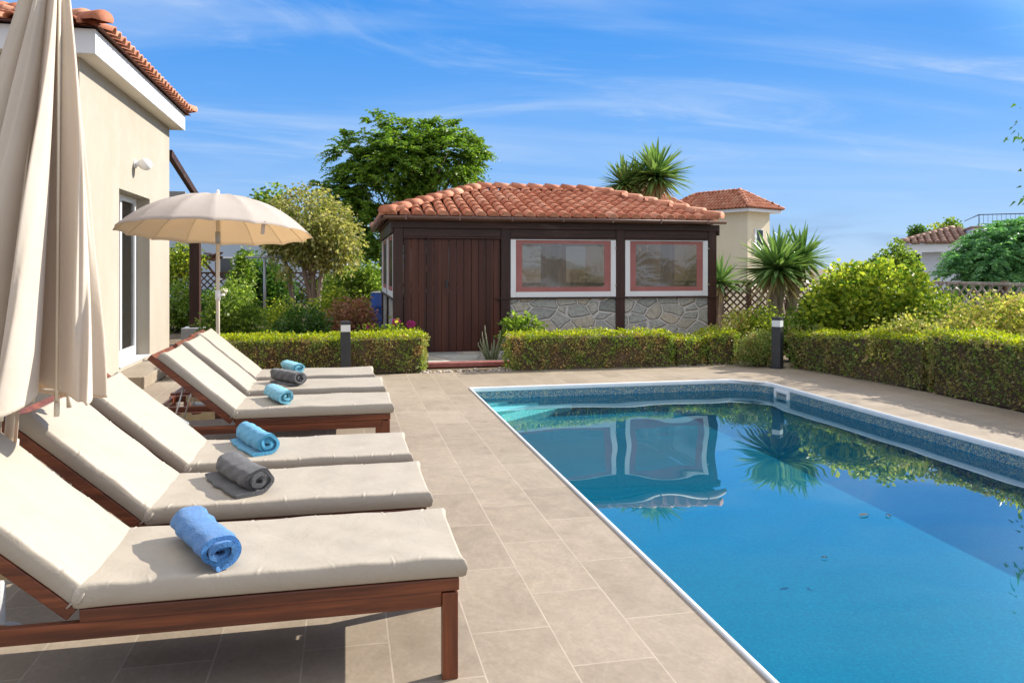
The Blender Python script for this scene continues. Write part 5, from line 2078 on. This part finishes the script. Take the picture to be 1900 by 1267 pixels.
lattice_fence('brown diamond lattice fence running right from the pavilion behind the yucca', (6.35, 15.0), (10.0, 14.3), 1.10, 'lattice', 0.105, 1.0, 'lattice', group=None)
lattice_fence('weathered pale lattice fence behind the bushes at the right edge', (9.95, 14.2), (9.95, 8.2), 1.13, 'lattice_pale', 0.125, 2.0, 'lattice_pale')
lattice_fence('dark lattice fence at the back of the left garden', (-7.5, 23.5), (1.2, 22.0), 1.25, 'lattice', 0.13, 2.0, 'lattice')


# ------------------------------------------------------------------ left garden
X, Y = at(578, 17.2)
rg_ = np.random.default_rng(101)
t_ = empty('variegated_tree', (X, Y, 0), 'small round tree with pale cream-green variegated leaves, right of the open parasol', 'tree')
E_ = [(-0.1, 0, 2.35, 0.95, 0.8, 0.75), (0.5, 0, 2.05, 0.62, 0.6, 0.7), (-0.65, 0, 2.05, 0.45, 0.5, 0.55), (0.15, 0, 1.80, 0.75, 0.6, 0.42), (-0.5, -0.1, 1.4, 0.28, 0.4, 0.28), (0.6, 0, 1.45, 0.3, 0.3, 0.25)]
mb = MB()
for bx_, tx_, tz_ in ((-0.02, -0.28, 2.2), (0.10, 0.32, 2.3), (0.02, 0.04, 2.5), (-0.35, -0.62, 1.7)):
    mb.tube([(bx_, 0, 0), (bx_ * 1.2 + 0.02, 0.02, 0.6), ((bx_ + tx_) / 2, 0.05, 1.25), (tx_, 0, tz_)], [0.075, 0.06, 0.05, 0.02], 10)
C_, v_, r_ = clump_points(rg_, E_, 26, 0.7)
for c in C_:
    mb.tube([(0.03, 0, 1.2), tuple(Vector((0.03, 0, 1.2)).lerp(Vector(c), 0.5) + Vector((0, 0, 0.08))), tuple(c)], [0.028, 0.018, 0.006], 6)
mb.build('trunk', M['bark'], t_)
crown('crown', M['variegated'], t_, E_, 620, 0.085, rg_, 17, 0.12, 0.36, 0.32, 0.35, 0.2)

X, Y = at(505, 22.0)
rg_ = np.random.default_rng(102)
t_ = empty('garden_tree', (X, Y, 0), 'loose dark green tree poking up between the parasol and the variegated tree', 'tree')
E_ = [(-0.1, 0, 3.05, 0.55, 0.5, 0.55), (0.3, 0, 2.7, 0.6, 0.5, 0.5), (-0.4, 0, 3.2, 0.25, 0.3, 0.28), (0.0, 0, 3.55, 0.22, 0.2, 0.3)]
limbs('trunk', M['bark'], t_, (0, 0, 0), (0, 0, 2.7), 0.07, E_, 16, rg_)
crown('crown', M['bush_mid'], t_, E_, 150, 0.13, rg_, 11, 0.17, 0.42, 0.5)

# big feathery tree behind the pavilion
X, Y = at(752, 25.0)
E_ = [(-0.1, 0, 4.75, 1.25, 1.2, 0.95), (1.35, 0, 4.95, 1.15, 1.1, 0.85), (-1.25, 0, 4.15, 0.85, 0.9, 0.9), (-1.8, 0, 3.2, 0.85, 0.8, 0.65), (-0.9, 0, 2.6, 0.9, 0.9, 0.8), (0.3, 0, 3.5, 0.9, 0.8, 0.6), (2.1, 0, 4.75, 0.55, 0.6, 0.6), (-1.2, 0.2, 1.6, 0.7, 0.6, 0.8)]
E_ += [(x, 0.1 * k, h, r, r, r * 1.25) for k, (x, h, r) in enumerate(((-1.08, 5.75, 0.36), (-1.9, 5.15, 0.32), (-2.5, 4.1, 0.34), (-0.15, 5.9, 0.38), (0.8, 5.85, 0.34), (1.75, 5.75, 0.36), (2.4, 5.3, 0.30), (-2.3, 3.55, 0.3)))]
frond_tree('jacaranda_tree', 'tall feathery green tree behind the left end of the pavilion roof', 'tree', (X, Y, 0), ((0.35, 0, 0), (0.45, 0.1, 3.4)), E_, 540, 103, 'tree_green', 0.66, 7, 10, 0.135, 0.55, 0.17, 0.38, 0.5)
mb = MB()
tr_ = [o for o in bpy.data.objects if o.name == 'jacaranda_tree'][0]
mb.tube([(0.45, 0.1, 0.6), (0.9, 0, 2.2), (1.45, 0, 3.4), (1.75, 0, 4.1)], [0.13, 0.11, 0.08, 0.03], 10)
mb.tube([(0.6, 0.1, 0.8), (1.15, 0.1, 2.3), (1.6, 0.1, 3.4), (2.05, 0.1, 4.2)], [0.10, 0.09, 0.07, 0.03], 10)
mb.build('limb', M['bark'], tr_)

LG = [
    # name, label, cat, px, z, ellipsoids, n, leaf, mat, per, spread
    ('rose_bush', 'leafy green bush with a white bloom, right behind the open parasol pole', 'bush', 432, 12.6, [(0, 0, 0.62, 0.42, 0.4, 0.58), (0.18, 0, 0.35, 0.36, 0.4, 0.34), (-0.2, 0, 0.4, 0.3, 0.35, 0.4)], 420, 0.055, 'bush_mid', 15, 0.09),
    ('garden_shrub', 'dark leafy shrub between the house corner and the pergola post', 'shrub', 328, 16.5, [(0, 0, 0.55, 0.45, 0.4, 0.5), (0.3, 0.1, 0.4, 0.35, 0.4, 0.4)], 260, 0.07, 'bush_mid', 14, 0.11),
    ('garden_shrub', 'dark shrub low between the pergola post and the parasol pole', 'shrub', 388, 15.5, [(0, 0, 0.45, 0.28, 0.3, 0.45)], 150, 0.07, 'bush_dark', 14, 0.11),
    ('garden_shrub', 'tall dark green shrub behind the clothes pole', 'shrub', 478, 19.0, [(0, 0, 0.8, 0.62, 0.5, 0.75), (-0.25, 0, 1.35, 0.22, 0.25, 0.45), (0.4, 0, 0.7, 0.5, 0.5, 0.6)], 360, 0.10, 'bush_dark', 14, 0.14),
    ('garden_shrub', 'upright bright green shrub left of the clothes pole bar', 'shrub', 448, 18.2, [(0, 0, 0.95, 0.22, 0.25, 0.7), (0.05, 0, 1.45, 0.13, 0.15, 0.3)], 140, 0.09, 'bush_mid', 13, 0.11),
    ('garden_shrub', 'dark rounded shrub behind the low hedge, left of the near bollard', 'shrub', 562, 12.4, [(0, 0, 0.38, 0.38, 0.32, 0.38), (-0.25, 0, 0.26, 0.28, 0.3, 0.26), (0.3, 0.1, 0.3, 0.25, 0.3, 0.3)], 300, 0.05, 'bush_dark', 15, 0.08),
    ('garden_shrub', 'pale green airy shrub at the foot of the variegated tree', 'shrub', 612, 14.6, [(0, 0, 0.45, 0.38, 0.35, 0.48), (0.15, 0, 0.75, 0.2, 0.2, 0.3)], 200, 0.055, 'bush_lime', 13, 0.10),
    ('garden_shrub', 'mid green shrub left of the blue barrel, behind the purple shrub', 'shrub', 655, 19.5, [(0, 0, 0.75, 0.75, 0.5, 0.62), (0.35, 0, 1.05, 0.45, 0.4, 0.4)], 330, 0.095, 'bush_mid', 14, 0.14),
    ('purple_shrub', 'purple-brown leaved shrub in front of the blue barrel', 'shrub', 652, 14.2, [(0, 0, 0.42, 0.42, 0.35, 0.42), (0.22, 0, 0.36, 0.26, 0.3, 0.40), (-0.15, 0, 0.3, 0.3, 0.3, 0.3)], 330, 0.05, 'purple', 13, 0.09),
    ('garden_shrub', 'yellow-green flowering plants beside the clothes pole foot', 'shrub', 525, 15.0, [(0, 0, 0.42, 0.35, 0.3, 0.38), (-0.25, 0, 0.3, 0.25, 0.3, 0.28)], 170, 0.05, 'bush_lime', 13, 0.10),
    ('garden_shrub', 'low leafy plants under the lattice fence, right of the variegated tree', 'shrub', 622, 22.0, [(0, 0, 0.6, 0.9, 0.4, 0.5)], 240, 0.10, 'bush_mid', 13, 0.15),
    ('creeper_mound', 'light yellow-green creeper over the rustic arbor beside the house', 'creeper', 335, 20.5, [(0, 0, 1.55, 0.65, 0.4, 0.2), (-0.2, 0, 1.2, 0.45, 0.3, 0.22), (0.1, 0, 1.85, 0.35, 0.3, 0.15)], 190, 0.085, 'bush_lime', 13, 0.13),
    ('green_plant', 'dark green leafy plant against the stone wall beside the plank door', 'plant', 975, 11.35, [(0, 0, 0.42, 0.24, 0.2, 0.24), (-0.2, 0, 0.34, 0.16, 0.2, 0.28)], 90, 0.075, 'bush_mid', 12, 0.08),
]
for i, (nm, lab, cat, px, z, ell, n, lf, mt, per, spr) in enumerate(LG):
    X, Y = at(px, z)
    shrub(nm, lab, cat, (X, Y, 0), ell, n, lf, mt, 120 + i, per, spr, 0.40, 'shrubs in the left garden' if nm == 'garden_shrub' else None, 0.35, 0.25, 0.4)

# white rose bloom and pink geranium
rb = [o for o in bpy.data.objects if o.name == 'rose_bush'][0]
rg_ = np.random.default_rng(140)
X, Y, Z_ = at(417, 12.2, 540)
P_ = np.repeat(np.array([[X - rb.location.x, Y - rb.location.y, Z_]]), 26, 0) + rg_.normal(size=(26, 3)) * 0.012
quads_obj('bloom', leaf_quads(P_, rg_.normal(size=(26, 3)), np.full(26, 0.05), np.full(26, 0.025), rg_, 0.0), 4, M['petal_white'], rb)


def geranium(loc, label, heads, seed, r=0.2, h=0.30):
    g = shrub('geranium', label, 'flowering plant', loc, [(0, 0, h * 0.6, r, r, h * 0.55), (r, 0, h * 0.5, r, r, h * 0.45)], 110, 0.05, 'bush_lime', seed, 11, 0.07, 0.5, None, 0.4)
    rg = np.random.default_rng(seed + 1)
    for hx, hy, hz in heads:
        c = np.array([hx, hy, hz])
        v = rg.normal(size=(70, 3))
        v /= np.linalg.norm(v, axis=1, keepdims=True)
        P = c + v * 0.045 * np.array([1, 1, 0.7])
        quads_obj('flower_head', leaf_quads(P, v + rg.normal(size=v.shape) * 0.4, np.full(70, 0.03), np.full(70, 0.014), rg, 0.0), 4, M['petal_pink'], g)
        mb = MB()
        mb.tube([(hx * 0.7, hy, 0.2), (hx, hy, hz - 0.03)], 0.004, 6)
        mb.build('flower_stalk', M['aloe'], g)


X, Y = at(735, 11.1)
geranium((X, Y, 0.0), 'geranium with two magenta flower heads rising over the hedge at the plank door', [(0.0, 0, 0.585), (0.21, 0.02, 0.55)], 150, 0.20, 0.52)
X, Y = at(690, 11.3)
geranium((X, Y, 0.0), 'leafy geranium with a single small bloom beside the near bollard', [(-0.02, 0, 0.50)], 152, 0.22, 0.46)

# clipped low green strip in the left garden
hedge('low dark green strip of ground hedge behind the yellow-topped hedge', (-1.5, 11.6), (-0.3, 11.6), 2.2, 0.30, 0.30, 160, 1500, 'grass', 'grass', 0.05, 'clipped box hedges', 0.03)

# aloe
X, Y = at(912, 11.1)
al = empty('aloe_plant', (X, Y, 0), 'grey-green aloe with long fleshy leaves beside the plank door', 'aloe')
rg_ = random.Random(7)
for k in range(15):
    a = k * 2.4 + rg_.uniform(-0.3, 0.3)
    tl = rg_.uniform(0.12, 0.62)
    L_ = rg_.uniform(0.28, 0.52)
    dx, dy = math.cos(a) * math.sin(tl), math.sin(a) * math.sin(tl)
    p0 = Vector((0.05 * math.cos(a), 0.05 * math.sin(a), 0.02))
    pts = [p0, p0 + Vector((dx, dy, math.cos(tl))) * L_ * 0.5, p0 + Vector((dx * 1.1, dy * 1.1, math.cos(tl))) * L_ * 0.85 + Vector((0, 0, 0.01)), p0 + Vector((dx * 0.95, dy * 0.95, math.cos(tl) * 1.05)) * L_]
    mb = MB()
    mb.tube(pts, [0.019, 0.015, 0.008, 0.001], 8)
    mb.build('leaf', M['aloe'], al)

# clothes pole
X, Y = at(491, 17.0)
cp = empty('clothes_pole', (X, Y, 0), 'grey metal T-shaped clothes pole standing among the shrubs', 'clothes pole')
cp.rotation_euler = (0, 0, -YAW)
mb = MB()
mb.tube([(0, 0, 0), (0, 0, 1.57)], 0.032, 12)
mb.build('upright', M['grey_metal'], cp)
mb = MB()
mb.tube([(-0.42, 0, 1.59), (0.50, 0, 1.59)], 0.024, 10)
mb.build('crossbar', M['grey_metal'], cp)

# blue barrel
bb = MB()
bb.lathe([(0.26, 0), (0.275, 0.02), (0.275, 0.26), (0.285, 0.28), (0.275, 0.30), (0.275, 0.54), (0.285, 0.56), (0.275, 0.58), (0.27, 0.80), (0.255, 0.83)], 36)
br = empty('blue_barrel', (0.79, 16.62, 0), 'blue plastic barrel at the back corner of the pavilion', 'barrel')
bb.build('drum', M['blue_barrel'], br)
bb = MB()
bb.lathe([(0.262, 0.828), (0.268, 0.842), (0.262, 0.856), (0.22, 0.858)], 36)
bb.build('lid', M['plastic_grey'], br)

# rustic arbor left
X, Y = at(362, 20.8)
ar = empty('rustic_arbor', (X, Y, 0), 'rustic brown timber arbor beyond the pergola post', 'arbor')
ar.rotation_euler = (0, 0, -YAW)
mb = MB()
mb.bar((-0.85, 0, 1.66), (0.62, 0, 1.58), 0.10, 0.09)
mb.bar((-0.85, 0.3, 1.72), (0.62, 0.3, 1.64), 0.08, 0.08)
mb.build('beam', M['rust_wood'], ar, 0.006)
for x, zt in ((0.58, 1.53), (-0.78, 1.60)):
    mb = MB()
    mb.tube([(x, 0, 0), (x + 0.02, 0, 0.8), (x, 0, zt)], [0.055, 0.05, 0.045], 9)
    mb.build('post', M['rust_wood'], ar)
mb = MB()
mb.bar((0.56, 0, 1.15), (0.22, 0, 1.56), 0.05, 0.05)
mb.build('brace', M['rust_wood'], ar)
mb = MB()
mb.bar((0.45, 0.15, 1.66), (0.62, 0.15, 1.78), 0.4, 0.03)
mb.bar((0.25, 0.15, 1.76), (0.45, 0.15, 1.70), 0.4, 0.03)
mb.build('cap_boards', M['rust_wood'], ar)


# ------------------------------------------------------------------ neighbouring houses
def box_house(name, loc, label, rz):
    return empty(name, loc, label, 'house', None, rz)


# pale yellow house beyond the fence
X, Y = at(1387, 44.0)
yh = box_house('neighbour_house', (X, Y, -0.5), 'pale yellow two-storey house with red tiled hip roof beyond the pavilion', -YAW + R(38 + 90))
# local: x runs away to the left along the shaded face, -y runs along the face to the right
mb = MB()
mb.box(0, 6.0, -2.15, 0, 0, 5.06)
mb.box(4.5, 9.5, 0.01, 3.6, 0, 5.4)
mb.build('wall', M['cream_wall'], yh)
mb = MB()
mb.box(-0.4, 6.3, -2.75, 0.42, 5.062, 5.24)
mb.box(4.2, 9.8, 0.43, 4.0, 5.405, 5.6)
mb.build('fascia', M['white'], yh)
hip_roof(yh, -0.48, 6.4, -2.83, 0.5, 5.25, 6.42, 1.3, 4.6, -1.15, 0.24, 0.34, 40, 'FBLR', 'roof', 0.12)
hip_roof(yh, 4.1, 9.9, 0.3, 4.1, 5.61, 6.75, 5.6, 8.4, 2.2, 0.24, 0.34, 41, 'FLRB', 'roof', 0.12)
z0, z1 = 2.75, 4.05
mb = MB()
mb.box(-0.02, 0.012, -1.45, -0.85, z0, z1)
wdw = mb.build('window', M['dark_glass'], yh)
mb = MB()
mb.box(-0.03, 0.01, -0.85, -0.80, z0 - 0.05, z1 + 0.05)
mb.box(-0.03, 0.01, -1.50, -1.45, z0 - 0.05, z1 + 0.05)
mb.box(-0.03, 0.01, -1.45, -0.85, z1, z1 + 0.05)
mb.box(-0.03, 0.01, -1.45, -0.85, z0 - 0.05, z0)
mb.build('frame', M['white'], wdw)
mb = MB()
mb.box(-0.05, -0.015, -0.795, -0.62, z0 - 0.05, z1 + 0.05)
mb.build('shutter', M['white'], wdw)

# white house right
X, Y = at(1712, 31.0)
wh = box_house('white_house', (X, Y, -0.3), 'white house with weathered brown tiles and a roof railing, right of the lime bush', -YAW - R(24))
mb = MB()
mb.box(0.0, 1.70, 0.4, 5.0, 0, 2.30)
mb.box(1.71, 8.0, -0.05, 6.0, 0, 3.22)
mb.build('wall', M['white_wall'], wh)
mb = MB()
mb.box(-0.86, 1.705, -0.1, 0.1, 2.30, 2.62)
mb.box(-0.86, -0.72, 0.101, 4.4, 2.30, 2.62)
mb.build('fascia', M['white'], wh)
mb = MB()
mb.box(-0.70, -0.01, 1.2, 4.0, 0, 2.25)
mb.build('dark_opening', M['dark_glass'], wh)
M['old_terra'] = simple('weathered_tiles', (0.26, 0.15, 0.11), (0.44, 0.29, 0.22), 3.0, 0.85, bump=0.3, bscale=20)
mb, bed = MB(), MB()
tile_plane(mb, bed, (-0.95, -0.18, 2.64), (1.705, -0.18, 2.64), (1.35, 3.0, 3.36), (1.705, 3.0, 3.36), 0.26, 0.36, 50, True)
ridge_caps(mb, (-0.95, -0.18, 2.64), (1.35, 3.0, 3.36), 0.11, 0.4)
rf = mb.build('roof', M['old_terra'], wh)
bed.build('tile_bed', M['terra_dark'], rf)
mb = MB()
mb.box(1.66, 8.1, -0.12, 6.1, 3.225, 3.29)
mb.build('parapet', M['old_terra'], wh)
mb = MB()
mb.tube([(1.95, 0.05, 3.74), (8.0, 0.05, 3.74)], 0.018, 6)
mb.tube([(1.95, 0.05, 3.74), (1.95, 4.5, 3.74)], 0.018, 6)
mb.tube([(1.95, 0.05, 3.38), (8.0, 0.05, 3.38)], 0.012, 6)
for k in range(41):
    mb.tube([(1.95 + k * 0.15, 0.05, 3.29), (1.95 + k * 0.15, 0.05, 3.74)], 0.018 if k % 10 == 0 else 0.007, 5)
mb.build('railing', M['bollard'], wh)

# bluish-white house behind the left garden
X, Y = at(330, 31.0)
lh = box_house('back_house', (X, Y, 0), 'plain bluish white house behind the left garden, seen under the open parasol', -YAW)
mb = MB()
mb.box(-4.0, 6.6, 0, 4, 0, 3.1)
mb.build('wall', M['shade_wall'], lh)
mb = MB()
mb.box(-4.2, 6.8, -0.2, 4.2, 3.101, 3.3)
mb.build('roof', M['concrete'], lh)
mb = MB()
mb.box(1.70, 2.20, -0.015, 0.03, 0.95, 1.75)
wdw = mb.build('window', M['dark_glass'], lh)
mb = MB()
mb.box(1.64, 1.70, -0.03, 0.01, 0.89, 1.81)
mb.box(2.20, 2.26, -0.03, 0.01, 0.89, 1.81)
mb.box(1.70, 2.20, -0.03, 0.01, 1.75, 1.81)
mb.box(1.70, 2.20, -0.03, 0.01, 0.89, 0.95)
mb.build('frame', M['white'], wdw)

# ------------------------------------------------------------------ path to the plank door
mb = MB()
mb.box(0.95, 2.5, 10.62, 12.04, 0.0, 0.05)
tag(mb.build('path', M['flag']), kind='structure')
mb = MB()
mb.box(0.98, 5.3, 10.50, 10.615, 0.0, 0.072)
o = mb.build('kerb', M['red_kerb'])
o.modifiers.new('edge', 'BEVEL').width = 0.012
tag(o, kind='structure')
# pale pebbles along the edge of the deck
rg_ = np.random.default_rng(170)
mb = MB()
for k in range(420):
    u = rg_.uniform(0.95, 5.9)
    v = 10.06 + abs(rg_.normal(0, 0.12))
    if v > 10.48:
        continue
    r_ = rg_.uniform(0.008, 0.024)
    ang = rg_.uniform(0, 6.28)
    vs, fs = [], []
    for zz, q in ((0.0, 0.8), (0.5, 1.0), (0.95, 0.45)):
        for t in range(6):
            a = ang + t * math.pi / 3
            vs.append((u + r_ * q * 1.3 * math.cos(a), v + r_ * q * math.sin(a), -0.012 + r_ * zz * 1.1))
    for i in range(2):
        for t in range(6):
            fs.append((i * 6 + t, i * 6 + (t + 1) % 6, (i + 1) * 6 + (t + 1) % 6, (i + 1) * 6 + t))
    fs.append(tuple(range(12, 18)))
    mb.add(vs, fs, True)
M['pebble'] = leafmat('pale_pebbles', [(0.35, 0.31, 0.26), (0.55, 0.50, 0.43), (0.28, 0.22, 0.17)], 0.8, 0.0, 1.0, gain=1.0)
tag(mb.build('pebbles', M['pebble']), kind='stuff')

# a few fallen leaves floating on the pool
for k, (px, py) in enumerate(((1603, 957), (1648, 958), (1530, 1036))):
    z = 1440.0 * (CAM_H - WATER) / (py - 498)
    X, Y = at(px, z)
    L_ = (0.075, 0.05, 0.03)[k]
    a = k * 1.3 + 0.2
    d_ = Vector((math.cos(a), math.sin(a), 0))
    s_ = Vector((-d_.y, d_.x, 0))
    n_ = 7
    mb = MB()
    G = np.zeros((n_, 3, 3))
    for i in range(n_):
        t = i / (n_ - 1)
        w_ = L_ * 0.20 * math.sin(math.pi * (0.04 + 0.94 * t))
        for j, sg in enumerate((-1, 0, 1)):
            p = d_ * (L_ * (t - 0.5)) + s_ * (w_ * sg) + Vector((0, 0, 0.004 + 0.004 * abs(sg) + 0.004 * math.sin(3 * t)))
            G[i, j] = tuple(p)
    mb.grid(G)
    o = mb.build('floating_leaf', M['dry_leaf'], loc=(X, Y, WATER))
    tag(o, ('largest brown leaf floating on the pool', 'mid-sized brown leaf floating right beside the largest one', 'tiny brown leaf floating alone, nearer the camera')[k], 'leaf', 'leaves floating on the pool')
